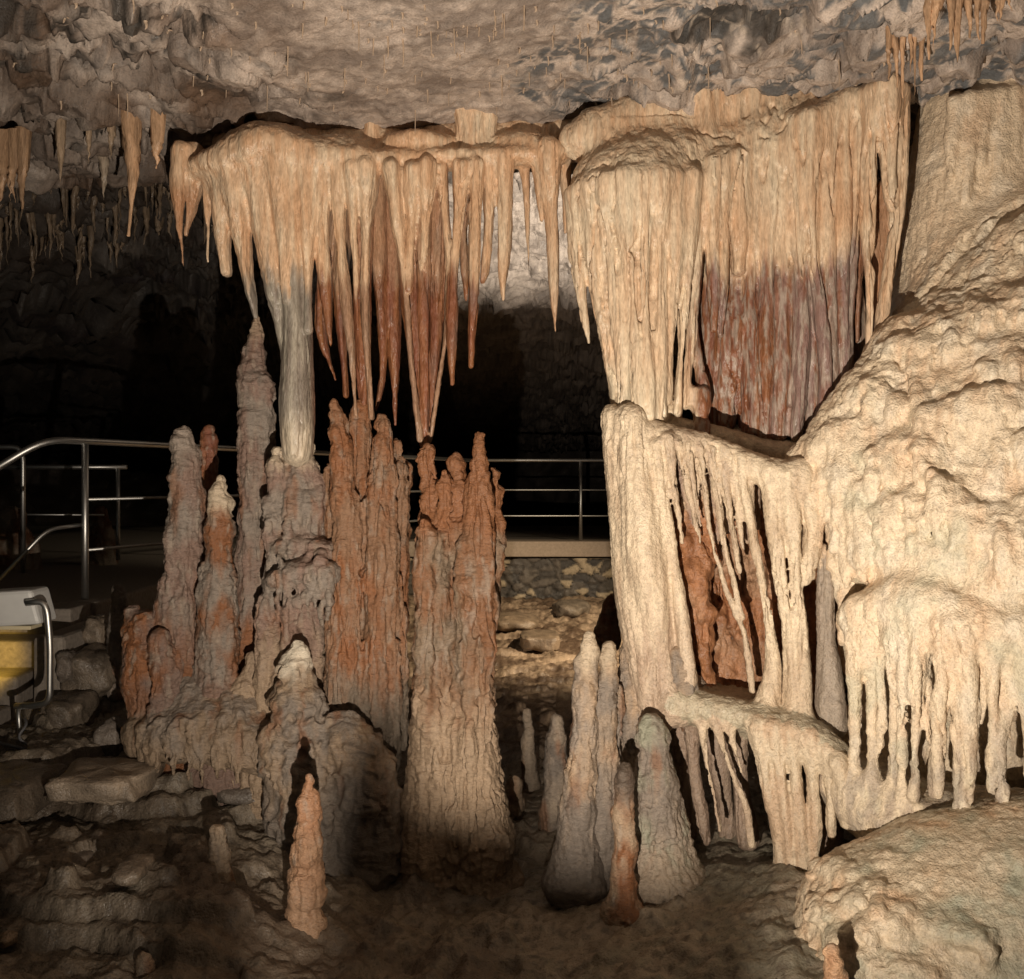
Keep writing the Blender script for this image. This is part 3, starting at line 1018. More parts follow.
def col_casc(P, L):
    x, y = px_of(P)
    st = fbm(P, (24, 24, 5), 3, 1.5)
    big = fbm(P, (3.2, 3.2, 3.2), 3, 6)
    c = mixc(CREAM * 1.02, ORANGE, np.clip(0.04 + 0.4 * st + 0.4 * big, 0, 0.5))
    wh = np.clip(fbm(P, (9, 9, 4), 3, 47) * 1.2 - 0.1, 0, 0.6)
    c = c * (1 - wh[:, None]) + wh[:, None] * PALE
    g = np.clip(fbm(P, (5, 5, 5), 3, 44) * 1.3 - 0.35, 0, 0.5) * sstep(330, 480, y)
    c = c * (1 - g[:, None]) + g[:, None] * GREEN * 1.25
    ub = (L == 1) * 0.15
    c = c * (1 - ub[:, None]) + ub[:, None] * mixc(ORANGE * 1.1, TAN * 1.2, np.clip(0.5 + st, 0, 1))
    wet = sstep(700, 780, y) * np.clip(0.3 + st, 0, 0.6)
    c = c * (1 - wet[:, None]) + wet[:, None] * GREY * 1.2
    return c


emit(s, 'flowstone_cascade', 'massive cream flowstone cascade filling the right side, knobbly with long columns at its foot', 'flowstone', M_FLOW, col_casc,
     {1: 'upper_block', 2: 'cascade_face', 3: 'terrace', 4: 'lower_brim', 6: 'foot_apron', None: 'hanging_column'},
     [lambda P, N, L: np.where(L == 2, 1.0, np.where(L == 1, 0.45, 0.5)) * (lips(0.016, 5, 1.3, 3)(P, N, L) + billow(0.014, 5)(P, N, L) + 0.012 * fbm(P, (13, 13, 2.5), 2, 8) + 0.006 * fbm(P, (30, 30, 12), 3, 18)),
      lambda P, N, L: np.where(L == 1, 0.5, 1.0) * slits(0.02, 16, 3.0, 4, 0.76)(P, N, L),
      nubs(0.003, 50)], part_labels={1: 'smooth upper block behind the cascade', 6: 'sloping apron at the foot of the columns'})

# ================================================================== MOUND AT LOWER RIGHT
s = Sculpt(0.009)
s.blob(985, 990, 3.75, 180, 0.62, 175, 1, 0.08)
s.blob(1080, 960, 3.7, 180, 0.6, 165, 1, 0.08)
s.blob(880, 950, 3.72, 82, 0.45, 90, 1, 0.08)
mound_rows = []
for k, (ya, yb, x0, x1) in enumerate(((868, 862, 808, 888), (902, 888, 812, 878), (925, 925, 836, 905), (905, 935, 880, 990), (858, 850, 985, 1050), (950, 965, 850, 940))):
    nst = int((x1 - x0) / 8)
    for i in range(nst):
        t = i / (nst - 1)
        x = x0 + t * (x1 - x0) + rr.uniform(-2, 2)
        yy = ya + (yb - ya) * t + 5 * math.sin(3 * t + k) + rr.uniform(-3, 3)
        Y = s.front(x, yy)
        if Y is not None:
            mound_rows.append((x, yy, Y, rr.uniform(16, 36)))
for x, yy, Y, l in mound_rows:
    s.strand([(x, yy, 10), (x - 1, yy + l * 0.5, 8), (x - 1, yy + l, 5)], [Y + 0.01, Y - 0.055, Y - 0.05], 1, 0.012, wob=0.5)


def col_mound(P, L):
    st = fbm(P, (14, 14, 14), 3, 1.5)
    big = fbm(P, (3.5, 3.5, 3.5), 3, 16)
    c = mixc(CREAM * 0.8, GREEN * 0.9, np.clip(0.45 + 0.6 * st + 0.6 * big, 0, 1))
    fr = np.clip(0.2 + 1.6 * fbm(P, (4, 4, 4), 2, 61) + 0.6 * sstep(910, 840, px_of(P)[0]), 0, 1) * 0.7
    return c * (1 - fr[:, None]) + fr[:, None] * mixc(CREAM * 0.95, ORANGE, np.clip(0.4 + st, 0, 1))


emit(s, 'flowstone_mound', 'low rounded flowstone dome with dripping tiers in the lower right corner below the cascade', 'flowstone', M_FLOW, col_mound,
     {1: 'dome', 2: 'drip_tier', None: 'drip_tier'}, [lambda P, N, L: sstep(955, 880, px_of(P)[0]) * sstep(835, 870, px_of(P)[1]) * (lips(0.03, 4.6, 1.2, 4)(P, N, L) + 0.010 * fbm(P, (24, 24, 4), 2, 3)), billow(0.016, 4), lambda P, N, L: 0.004 * fbm(P, (30, 30, 120), 2, 2), nubs(0.004, 35)])

# ================================================================== STALAGMITES


def colfn(a, b, tipc=None, tipz=None, lowc=None, lowz=None, streak=(18, 18, 5)):
    def fn(P, L):
        st = fbm(P, streak, 3, 1.5)
        big = fbm(P, (4, 4, 4), 2, 6)
        c = mixc(a, b, np.clip(0.5 + 0.7 * st + 1.3 * big, 0, 1))
        m2 = np.clip(fbm(P, (30, 30, 9), 3, 23) * 1.4 - 0.25, 0, 0.6)
        c = c * (1 - m2[:, None]) + m2[:, None] * (GREY * 0.9 + TAN * 0.22)
        m3 = np.clip(fbm(P, (12, 12, 3), 3, 27) * 1.3 - 0.35, 0, 0.6)
        c = c * (1 - m3[:, None]) + m3[:, None] * RUST * 0.85
        if tipc is not None:
            t = sstep(tipz - 0.12, tipz, P[:, 2] + 0.05 * st) * 0.85
            c = c * (1 - t[:, None]) + t[:, None] * tipc
        if lowc is not None:
            t = sstep(lowz + 0.25, lowz - 0.1, P[:, 2] + 0.15 * st)
            c = c * (1 - t[:, None]) + t[:, None] * lowc
        return c
    return fn


STAL = 'stalagmite'
TI = [slits(0.012, 12, 2.2, 3), slits(0.008, 26, 5, 9), lips(0.009, 7), flutes(0.006, 20, 3, 3), nubs(0.014, 5, 2, 2), nubs(0.003, 50, 3), tiers(0.0045, 42, 9, 2), flutes(0.003, 60, 12, 9)]
TS = [slits(0.010, 22, 4, 3), lips(0.005, 14, 3), flutes(0.005, 28, 7, 3), nubs(0.008, 9, 2, 2), nubs(0.003, 60, 3), tiers(0.003, 50, 10, 2)]


def stal(chains, label, color, disp=TI, h=0.0065, parts=None, group=None, name=STAL, k=0.03, wob=1.0, mat=None, fr=()):
    s = Sculpt(h)
    for c in chains:
        if c[0] == 'ribs':
            _, x0, x1, y0, y1, n, ln, r, seed = c
            q = random.Random(seed)
            new = []
            for i in range(n):
                x, y = q.uniform(x0, x1), q.uniform(y0, y1)
                l = ln * q.uniform(0.4, 1.4)
                xs_ = [x, x + q.uniform(-2, 2), x + q.uniform(-4, 4)]
                Ys_ = [s.front(xs_[j], y + l * j / 2) for j in range(3)]
                if None in Ys_ or max(Ys_) - min(Ys_) > 0.1:
                    continue
                ra = r * q.uniform(0.6, 1.3)
                new.append(([(xs_[0], y, ra), (xs_[1], y + l / 2, ra * 0.9), (xs_[2], y + l, ra * 0.5)], [Ys_[0] + 0.012, Ys_[1] + 0.002, Ys_[2] + 0.002]))
            for pts, Ys in new:
                s.strand(pts, Ys, 0 if parts is None else min(k_ for k_ in parts if k_ is not None), 0.012, 1.0, 0.5, 0.6)
            continue
        if c[0] == 'fringe':
            _, x0, x1, y, ln, r, n, seed = c
            q = random.Random(seed)
            new = []
            for i in range(n):
                x = x0 + (x1 - x0) * i / max(1, n - 1) + q.uniform(-3, 3)
                yy = y + q.uniform(-5, 5)
                l = ln * q.uniform(0.4, 1.25)
                Y0, Y1 = s.front(x, yy), s.front(x, yy + l * 0.8)
                if Y0 is None or Y1 is None or abs(Y1 - Y0) > 0.12:
                    continue
                ra = r * q.uniform(0.75, 1.2)
                new.append(([(x, yy, ra), (x + q.uniform(-1, 1), yy + l * 0.5, ra * 0.8), (x, yy + l, ra * 0.45)], [Y0 + 0.012, min(Y0, Y1) - 0.004, Y0 + 0.0]))
            for pts, Ys in new:
                s.strand(pts, Ys, 0 if parts is None else min(k_ for k_ in parts if k_ is not None), 0.014, 1.0, 0.5)
            continue
        pts, Y = c[0], c[1]
        p = c[2] if len(c) > 2 else 0
        ys = c[3] if len(c) > 3 else 1.0
        s.strand(pts, Y, p, c[4] if len(c) > 4 else k, ys, wob)
    return emit(s, name, label, STAL, mat or M_STAL, color, parts or {None: 'body'}, disp, group=group)


def fringe(x0, x1, y, ln, Y, r, p, n, seed):
    return [('fringe', x0, x1, y, ln, r, n, seed)]


# tall leaning spire
stal([([(256, 318, 4), (254, 345, 9), (252, 370, 14), (256, 420, 18), (259, 480, 19), (257, 560, 20), (255, 640, 24), (250, 720, 30), (250, 790, 36)], 5.25)] + [('ribs', 240, 275, 380, 700, 26, 70, 4, 1)],
     'tall tapering mauve spire touching the drapery tip just left of the pale shaft', colfn(PURPLE * 1.15, GREY, TAN, z_of(325, 5.25), RUST * 0.9, z_of(640, 5.25)))
# grey blunt stalagmite
stal([([(184, 433, 7), (186, 445, 13), (187, 475, 15), (184, 540, 17), (181, 600, 20), (180, 660, 25), (179, 710, 33), (178, 750, 38), (177, 800, 36)], 5.1),
      ([(178, 436, 5), (180, 450, 8)], 5.08),
      ([(165, 580, 6), (163, 620, 10), (165, 680, 14)], 5.05, 2)] + fringe(160, 210, 735, 34, 4.93, 6, 3, 9, 2) + [('ribs', 170, 200, 460, 730, 30, 60, 4, 2)],
     'tall blunt grey stalagmite, leftmost of the group beside the railing', colfn(GREY, PURPLE * 1.15, GREY * 1.3, z_of(440, 5.1), RUST * 0.75, z_of(660, 5.1)), parts={0: 'shaft', 2: 'side_knob', None: 'shaft'})
# red thumb behind
stal([([(209, 431, 5), (209, 445, 8), (208, 500, 9), (208, 560, 12), (206, 680, 16), (206, 760, 18)], 5.4)],
     'slim rust red stalagmite behind, between the grey blunt one and the pale tipped one', colfn(RUST, RED))
# pale tipped
stal([([(221, 480, 5), (220, 490, 10), (219, 530, 15), (219, 580, 16), (219, 640, 19), (218, 695, 26), (220, 745, 34), (220, 795, 32)], 5.02),
      ([(205, 570, 6), (206, 620, 10), (207, 700, 14)], 5.0)] + [('ribs', 206, 234, 510, 740, 26, 60, 4, 3)],
     'stalagmite with a pale yellowish tip and reddish body, right of the grey blunt one', colfn(RUST * 0.85, GREY, CREAM * 0.85, z_of(500, 5.0), PURPLE, z_of(700, 5.0)))
# red lump at left foot
stal([([(145, 625, 16), (142, 660, 20), (150, 710, 24), (160, 780, 30)], 5.05), ([(160, 640, 12), (166, 690, 16), (172, 740, 18)], 4.95), ([(132, 612, 9), (136, 640, 12)], 5.08)] + fringe(185, 215, 740, 36, 4.88, 6, 3, 6, 6) + [('ribs', 126, 190, 640, 760, 26, 50, 5, 4)],
     'squat rust red flowstone lump at the left foot of the stalagmite group', colfn(RUST * 0.95, PURPLE * 0.9, None, None, GREY * 0.9, z_of(740, 5.0)), parts={0: 'body', None: 'body'}, disp=TI)
# shared flowstone foot of the left group
s = Sculpt(0.0075)
s.strand([(150, 735, 26), (190, 728, 32), (235, 735, 32), (268, 748, 26)], [5.02, 4.95, 4.92, 4.86], 0, 0.08, ys=1.3)
s.strand([(150, 700, 14), (190, 690, 18), (230, 698, 18), (262, 712, 16)], [5.08, 5.02, 5.0, 4.96], 0, 0.08, ys=1.2)
q = random.Random(77)
for i in range(34):
    x = 140 + i * 3.9 + q.uniform(-2, 2)
    y = 742 + q.uniform(-22, 6)
    Y0 = s.front(x, y)
    if Y0 is None:
        continue
    l = q.uniform(18, 40)
    s.strand([(x, y, 5.5), (x + q.uniform(-1, 1), y + l * 0.5, 4.2), (x, y + l, 2)], [Y0 + 0.01, Y0 - 0.012, Y0 - 0.004], 0, 0.012, 1.0, 0.4, 0.4)
for i in range(26):
    x, y = q.uniform(145, 265), q.uniform(690, 725)
    Y0, Y1 = s.front(x, y), s.front(x, y + 34)
    if Y0 is None or Y1 is None:
        continue
    s.strand([(x, y, 4), (x, y + 17, 4), (x + q.uniform(-2, 2), y + 34, 2.5)], [Y0 + 0.01, (Y0 + Y1) / 2 + 0.002, Y1 + 0.004], 0, 0.012, 1.0, 0.4, 0.4)
emit(s, 'flowstone_bank', 'brown grey flowstone skirt with drip fringe joining the feet of the left stalagmites', 'flowstone', M_STAL,
     colfn(TAN * 0.5, GREY, None, None, TAN * 0.62, z_of(750, 4.95)), {None: 'skirt'}, TI)
# column base under the shaft
stal([([(300, 448, 15), (301, 480, 19), (302, 520, 24), (301, 560, 28), (296, 620, 30), (290, 700, 36), (282, 790, 44)], 5.05, 1),
      ([(277, 452, 5), (277, 462, 9), (277, 520, 11), (277, 580, 13), (276, 640, 16)], 4.98, 2),
      ([(274, 580, 9), (300, 571, 12), (330, 573, 10)], 4.87, 3, 1.6),
      ([(278, 548, 8), (302, 545, 9), (325, 548, 8)], 4.95, 3, 1.4),
      ([(270, 640, 14), (280, 690, 20), (262, 760, 24)], 4.95, 1),
      ([(255, 660, 10), (240, 720, 16), (235, 780, 20)], 4.98, 1)]
     + [([(x_, 575, 5), (x_ + 1, 594, 3), (x_ - 1, 602 + (x_ * 7) % 24, 2)], 4.81, 3, 1.0, 0.008) for x_ in (277, 284, 290, 297, 303, 309, 316, 322, 328)] + fringe(230, 285, 742, 36, 4.86, 6, 4, 9, 8) + fringe(280, 326, 550, 20, 4.92, 4, 4, 8, 11) + [('ribs', 262, 326, 470, 560, 22, 50, 5, 5), ('ribs', 240, 320, 600, 740, 34, 70, 6, 6)],
     'thick grey stalagmite with flat brimmed tiers standing under the pale shaft', colfn(GREY, PURPLE * 1.25, CREAM * 0.9, z_of(450, 5.0), TAN * 0.75, z_of(660, 5.0)),
     parts={1: 'trunk', 2: 'side_spire', 3: 'brim', None: 'trunk'}, k=0.025)
# white tipped cone with broad terraced base
stal([([(297, 645, 6), (297, 656, 11), (296, 690, 20), (299, 730, 28), (306, 770, 36), (312, 815, 44), (316, 865, 50)], 4.75, 1, 1.0),
      ([(345, 735, 24), (365, 775, 32), (368, 860, 36)], 4.72, 1), ([(280, 740, 22), (284, 790, 18), (274, 850, 10)], 4.7, 1)]
     + fringe(305, 395, 738, 24, 4.55, 5, 2, 14, 4) + fringe(300, 398, 790, 26, 4.5, 5, 2, 15, 5) + fringe(270, 330, 745, 30, 4.53, 5, 2, 8, 15) + [('ribs', 280, 395, 690, 830, 40, 50, 5, 7)],
     'broad conical stalagmite with a white tip, in front of the grey brimmed one', colfn(TAN * 0.72, GREY * 0.85, PALE * 0.95, z_of(655, 4.75), GREY * 0.75, z_of(800, 4.75)),
     parts={1: 'cone', None: 'cone'}, disp=[lips(0.036, 4.3, 0.5), flutes(0.006, 22, 4, 3), nubs(0.006, 9, 2, 2), nubs(0.003, 50, 3), tiers(0.004, 42, 9, 2)])
# orange red cluster
stal([([(334, 402, 4), (336, 415, 8), (340, 440, 10), (345, 500, 12), (346, 580, 14), (342, 660, 16), (340, 720, 20)], 4.95, 1),
      ([(332, 470, 8), (335, 540, 10), (340, 620, 14)], 5.05, 1),
      ([(383, 420, 6), (382, 440, 10), (380, 500, 14), (382, 560, 18), (383, 620, 20), (380, 690, 22), (376, 760, 26)], 4.98, 2),
      ([(360, 410, 10), (362, 470, 13), (362, 560, 16), (362, 650, 20), (362, 740, 24)], 5.08, 3),
      ([(396, 445, 6), (399, 480, 9), (399, 560, 10), (398, 650, 10), (398, 740, 12)], 5.1, 2),
      ([(404, 470, 9), (402, 520, 9), (398, 570, 6)], 5.2, 2)] + [('ribs', 332, 412, 440, 700, 60, 110, 5, 8)],
     'broad orange red stalagmite cluster with three ridges, in the middle under the red folds', colfn(RUST * 1.0, RUST * 0.5 + TAN * 0.3, None, None, DUST * 0.6, z_of(700, 4.9), streak=(26, 26, 4)),
     disp=[slits(0.030, 11, 1.3, 3, 0.72), slits(0.013, 24, 3, 9), flutes(0.010, 15, 1.6, 3), flutes(0.006, 40, 5, 8), lips(0.005, 9), nubs(0.005, 40)], parts={1: 'left_ridge', 2: 'right_ridge', 3: 'middle_ridge', None: 'middle_ridge'})
# knobbed broad one
stal([([(427, 452, 9), (429, 480, 9), (431, 512, 11), (432, 535, 18), (434, 600, 18), (435, 680, 21), (436, 760, 29), (434, 830, 40), (432, 880, 50)], 4.84, 1),
      ([(456, 458, 5), (456, 470, 8), (458, 505, 10), (460, 545, 16)], 4.85, 2),
      ([(480, 438, 7), (480, 470, 11), (479, 520, 15), (477, 580, 19), (474, 660, 22), (470, 740, 27), (474, 825, 38), (478, 880, 48)], 4.78, 1), ([(458, 540, 14), (456, 600, 18), (456, 700, 22), (456, 850, 28)], 4.9, 1),
      ([(444, 475, 5), (444, 500, 7), (442, 530, 8)], 4.78, 2),
      ([(494, 470, 4), (496, 490, 7), (496, 540, 9), (490, 600, 10)], 4.95, 2),
      ([(425, 525, 8), (423, 570, 8), (424, 640, 9), (424, 720, 10)], 4.74, 1)]
     + fringe(424, 446, 530, 34, 4.68, 4.5, 3, 5, 21) + fringe(430, 490, 715, 55, 4.66, 5.5, 3, 11, 22) + fringe(440, 485, 645, 36, 4.66, 5, 3, 7, 23) + fringe(424, 450, 770, 40, 4.62, 6, 3, 6, 24) + [('ribs', 420, 496, 540, 800, 60, 80, 6, 9)],
     'broad reddish stalagmite crowned by several knobs, right of the orange cluster', colfn(RUST * 0.6 + 0.12 * ORANGE, TAN * 0.5, RUST * 1.0, z_of(520, 4.85), TAN * 0.85, z_of(720, 4.8)),
     parts={1: 'trunk', 2: 'knob', None: 'trunk'}, k=0.025, disp=[slits(0.022, 11, 2.0, 3, 0.74), slits(0.012, 24, 4, 9), lips(0.014, 5), flutes(0.006, 20, 3, 3), nubs(0.016, 6, 2, 2), nubs(0.003, 50), tiers(0.004, 40, 9, 2), flutes(0.004, 60, 12, 9)])
# foreground spike
stal([([(308, 778, 4), (310, 792, 6), (309, 808, 11), (307, 840, 15), (304, 880, 18), (304, 920, 19), (304, 945, 24), (304, 990, 30)], 4.0),
      ([(302, 800, 4), (303, 815, 6)], 3.97)],
     'pointed red brown stalagmite standing alone in the dark foreground', colfn(RUST * 0.8 + TAN * 0.25, TAN * 0.45 + RUST * 0.5, None, None, TAN * 0.6 + RUST * 0.5, z_of(900, 4)), disp=TS + [nubs(0.012, 9, 4, 2), slits(0.012, 20, 6, 9)], h=0.006)
# stub in the dark foreground
stal([([(218, 832, 8), (218, 850, 10), (217, 870, 13), (216, 900, 20)], 4.2)], 'short blunt stub left of the lone spike on the dark floor', colfn(TAN * 0.7, DUST), disp=TS, h=0.007)
# stub by bottom edge
stal([([(832, 950, 7), (832, 965, 9), (832, 1010, 11)], 3.2)], 'small orange stub at the bottom edge in front of the dome', colfn(ORANGE, RUST), disp=TS, h=0.006)
stal([([(145, 962, 9), (145, 990, 11), (145, 1030, 14)], 3.55)], 'small brown stub at the bottom edge, left of the lone spike', colfn(DUST, TAN * 0.7), disp=TS, h=0.007)
# cluster by the niche foot
stal([([(589, 636, 5), (588, 650, 9), (585, 690, 13), (584, 740, 14), (580, 790, 17), (576, 845, 23), (574, 880, 34)], 4.5)] + [('ribs', 574, 598, 680, 820, 16, 50, 3.5, 10)], 'slender pale stalagmite, leftmost of the cluster at the foot of the niche', colfn(GREY * 1.15, TAN, CREAM * 0.8, z_of(650, 4.5), GREY * 0.7, z_of(820, 4.5)), disp=TS, h=0.007)
stal([([(609, 648, 7), (608, 665, 10), (606, 710, 11), (603, 770, 14), (601, 845, 19), (600, 885, 30)], 4.55)] + [('ribs', 596, 616, 690, 820, 14, 50, 3.5, 11)], 'slender tan stalagmite, second from left at the foot of the niche', colfn(TAN, GREY, CREAM * 0.7, z_of(655, 4.5), GREY * 0.8, z_of(800, 4.5)), disp=TS, h=0.007)
stal([([(632, 650, 12), (632, 690, 18), (640, 740, 24), (640, 800, 28), (640, 890, 34)], 4.72), ([(618, 690, 6), (616, 730, 8), (614, 800, 10)], 4.62), ([(655, 660, 10), (690, 690, 16), (690, 720, 14)], 4.72), ([(676, 655, 9), (684, 680, 12), (692, 705, 13)], 4.55)] + [('ribs', 618, 700, 690, 850, 24, 60, 5, 12)],
     'thick grey stalagmite trunk fused to the niche foot, behind the slender ones', colfn(GREY, TAN * 0.9))
stal([([(652, 725, 10), (652, 736, 18), (654, 780, 24), (657, 830, 27), (662, 870, 36), (668, 905, 50)], 4.45, 1), ([(672, 800, 10), (680, 860, 16), (686, 920, 22)], 4.45, 1)] + fringe(636, 672, 800, 22, 4.3, 4, 3, 7, 31) + fringe(636, 668, 832, 22, 4.29, 4, 3, 6, 32),
     'stout greenish grey flat topped stalagmite, rightmost of the niche foot cluster', colfn(GREY, GREEN * 0.75, None, None, DUST, z_of(850, 4.45)), parts={1: 'body', None: 'body'})
stal([([(625, 770, 7), (625, 785, 11), (625, 830, 11), (624, 880, 13), (623, 905, 17), (622, 930, 26)], 4.2)], 'dark capped brown stalagmite standing in front of the niche foot cluster', colfn(TAN * 0.8, RUST * 0.8, GREY * 0.35, z_of(782, 4.2)), disp=TS, h=0.006)
# small ones between, farther back
stal([([(527, 712, 4), (527, 730, 6), (527, 760, 8), (531, 800, 11)], 6.2)], 'thin pale stalagmite far behind, in the gap right of the knobbed one', colfn(TAN * 0.8, DUST), disp=TS, h=0.01)
stal([([(514, 782, 7), (514, 795, 10), (514, 815, 10)], 5.6)], 'little egg shaped stub in the gap right of the knobbed one', colfn(TAN * 0.9, TAN * 0.7), disp=TS, h=0.008)
stal([([(556, 720, 7), (556, 745, 11), (555, 800, 14), (553, 850, 17)], 5.3)], 'dark shadowed stalagmite in the gap, left of the niche foot cluster', colfn(DUST, GREY * 0.7), disp=TS, h=0.009)
stal([([(118, 588, 5), (119, 600, 8), (119, 640, 10), (118, 690, 12)], 5.9)], 'small grey stalagmite in front of the walkway edge beside the railing post', colfn(GREY, GREY * 0.8), disp=TS, h=0.009)
stal([([(612, 598, 5), (610, 615, 9), (606, 640, 14)], 7.5), ([(618, 590, 5), (617, 620, 10)], 7.55)], 'reddish pointed stalagmite on the lit floor behind the niche pillar', colfn(RUST * 0.8, TAN * 0.8), disp=TS, h=0.012)
stal([([(100, 512, 7), (102, 540, 12), (103, 580, 18)], 9.5)], 'dim brown stalagmite far behind the left railing', colfn(RUST * 0.5, DUST), h=0.02)
stal([([(12, 520, 14), (14, 560, 20), (14, 600, 26)], 9.0), ([(32, 545, 7), (33, 590, 12)], 9.0)], 'dim stump far behind the railing at the left edge', colfn(RUST * 0.4, DUST * 0.8), h=0.02)

# ================================================================== CEILING


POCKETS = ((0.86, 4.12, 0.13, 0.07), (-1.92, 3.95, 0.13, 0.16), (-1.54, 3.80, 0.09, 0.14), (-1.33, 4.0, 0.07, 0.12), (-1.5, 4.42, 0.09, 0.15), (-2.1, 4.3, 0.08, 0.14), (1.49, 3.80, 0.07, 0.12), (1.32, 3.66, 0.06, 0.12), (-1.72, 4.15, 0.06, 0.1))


def ceil_z(x, y, detail=True):
    """height of the cave roof over plan points"""
    x = np.asarray(x, np.float64)
    y = np.asarray(y, np.float64)
    z = 3.43 + 0.02 * np.sin(x * 1.3) - 0.10 * sstep(-1.2, -3.2, x) * sstep(3.0, 5.5, y) * 0.5
    z = z + 0.45 * sstep(5.9, 7.0, y) - 0.55 * sstep(7.0, 10.5, y) - 1.0 * sstep(10.0, 21, y)
    z = z - 0.35 * sstep(-2.4, -5.0, x) * sstep(5.8, 7.5, y)
    if not detail:
        return z
    P = np.stack([x, y, np.full_like(x, 0.3)], 1).astype(f32)
    rough = 0.12 + 0.85 * sstep(-0.7, -1.7, x + 0.25 * fbm(P, (2, 2, 2), 2, 9)) + 0.75 * sstep(0.15, 0.8, x + 0.25 * fbm(P, (2, 2, 2), 2, 19)) * (1 - 0.6 * sstep(3.2, 3.0, y)) + 0.6 * sstep(6.4, 7.2, y)
    # rock blocks
    w = 0.16 * fbm(P, (3, 3, 3), 2, 4)
    f1, f2, cid = voro((x + w) * 4.2, (y + w) * 3.6, 3, 1.6)
    blk = (cid - 0.5) * 0.115 * sstep(0.01, 0.07, f2 - f1)
    f1b, f2b, cidb = voro((x + w) * 10, (y - w) * 9, 8, 1.6)
    blk2 = (cidb - 0.5) * 0.05 * sstep(0.01, 0.09, f2b - f1b)
    z = z + rough * (blk + blk2)
    z = z + 0.05 * fbm(P, (1.4, 1.4, 1), 3, 21) + 0.016 * fbm(P, (9, 9, 9), 3, 12) * (0.35 + rough) + 0.004 * fbm(P, (40, 40, 9), 2, 14)
    # dark pockets
    hole = np.clip(fbm(P, (2.6, 3.4, 1), 3, 55) - 0.3, 0, 1) * sstep(-0.9, -1.5, x)
    z = z + 0.6 * hole
    for hx, hy, hr, hd in POCKETS:
        d = np.hypot((x - hx) / 1.5, y - hy) + 0.04 * fbm(P, (9, 9, 9), 2, 33)
        z = z + hd * sstep(hr, hr * 0.55, d)
    return z


def grid(xs, ys):
    X, Y = np.meshgrid(xs, ys, indexing='ij')
    nx, ny = len(xs), len(ys)
    i = np.arange(nx * ny).reshape(nx, ny)
    F = np.stack([i[:-1, :-1], i[1:, :-1], i[1:, 1:], i[:-1, 1:]], -1).reshape(-1, 4)
    return X.ravel(), Y.ravel(), F


xs = np.concatenate([np.arange(-13.5, -3.4, 0.08), np.arange(-3.4, 3.0, 0.011), np.arange(3.0, 9, 0.1)])
ys = np.concatenate([np.arange(0.2, 3.0, 0.06), np.arange(3.0, 7.2, 0.013), np.arange(7.2, 10, 0.02), np.arange(10, 24.5, 0.1)])
X, Y, F = grid(xs, ys)
Z = ceil_z(X, Y)
P = np.stack([X, Y, Z], 1).astype(f32)
n1 = fbm(P, (3, 3, 3), 3, 70)
n2 = fbm(P, (14, 14, 14), 3, 71)
c = mixc(np.array((0.25, 0.205, 0.175)), np.array((0.53, 0.445, 0.38)), np.clip(0.5 + n1 + 0.6 * n2, 0, 1))
w = 0.16 * fbm(np.stack([X, Y, np.full_like(X, 0.3)], 1).astype(f32), (3, 3, 3), 2, 4)
f1, f2, cid = voro((X + w) * 10, (Y - w) * 9, 8)
g1, g2, gid = voro((X + w) * 4.2, (Y + w) * 3.6, 3)
slate = sstep(0.05, 0.13, f2 - f1 + 0.06 * n2) * sstep(0.03, 0.1, g2 - g1 + 0.03 * n2) * (0.55 * cid + 0.45 * gid > 0.38) * sstep(6.2, 5.6, Y) * np.clip(sstep(0.0, 0.45, X + 0.5 * n1) * 0.95 + sstep(0.1, 0.5, n1 - 0.2) * 0.5, 0, 1)
c = mixc(np.zeros(3), np.array((0.12, 0.125, 0.13)), slate) + c * (1 - slate[:, None])
brn = np.clip(0.35 + 1.1 * fbm(P, (2.5, 2.5, 2.5), 3, 80), 0, 1) * sstep(-0.5, -1.5, X)
c = c * (1 - brn[:, None]) + brn[:, None] * np.array((0.16, 0.10, 0.065))
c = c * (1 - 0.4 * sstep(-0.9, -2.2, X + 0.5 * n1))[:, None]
for hx, hy, hr, hd in POCKETS:          # shade of the pockets painted into the rock colour
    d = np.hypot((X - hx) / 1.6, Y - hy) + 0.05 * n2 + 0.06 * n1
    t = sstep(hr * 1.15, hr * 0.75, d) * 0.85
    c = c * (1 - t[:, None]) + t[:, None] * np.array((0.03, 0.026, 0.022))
shade_patch = np.clip(fbm(P, (5, 5, 5), 3, 88) * 2.2 - 0.75, 0, 0.85) * sstep(-0.5, -1.3, X + 0.3 * n1) * sstep(6.0, 5.5, Y)  # dark patches painted on the left roof in place of shaded hollows
c = c * (1 - shade_patch[:, None]) + shade_patch[:, None] * np.array((0.035, 0.03, 0.025))
vein = sstep(0.05, 0.0, np.abs(fbm(P, (4, 4, 4), 2, 99))) * sstep(-0.2, 0.4, X + 0.4 * n1) * 0.6
c = c * (1 - vein[:, None]) + vein[:, None] * np.array((0.55, 0.46, 0.37))
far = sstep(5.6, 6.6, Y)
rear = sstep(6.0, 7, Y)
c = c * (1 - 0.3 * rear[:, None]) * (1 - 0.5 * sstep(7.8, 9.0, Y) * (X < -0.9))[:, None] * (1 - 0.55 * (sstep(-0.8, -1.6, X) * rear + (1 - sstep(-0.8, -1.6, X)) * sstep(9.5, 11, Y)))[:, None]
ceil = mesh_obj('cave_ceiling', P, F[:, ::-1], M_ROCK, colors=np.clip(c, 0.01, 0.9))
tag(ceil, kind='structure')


def ceil1(x, y):
    return float(ceil_z(np.array([x]), np.array([y]))[0])


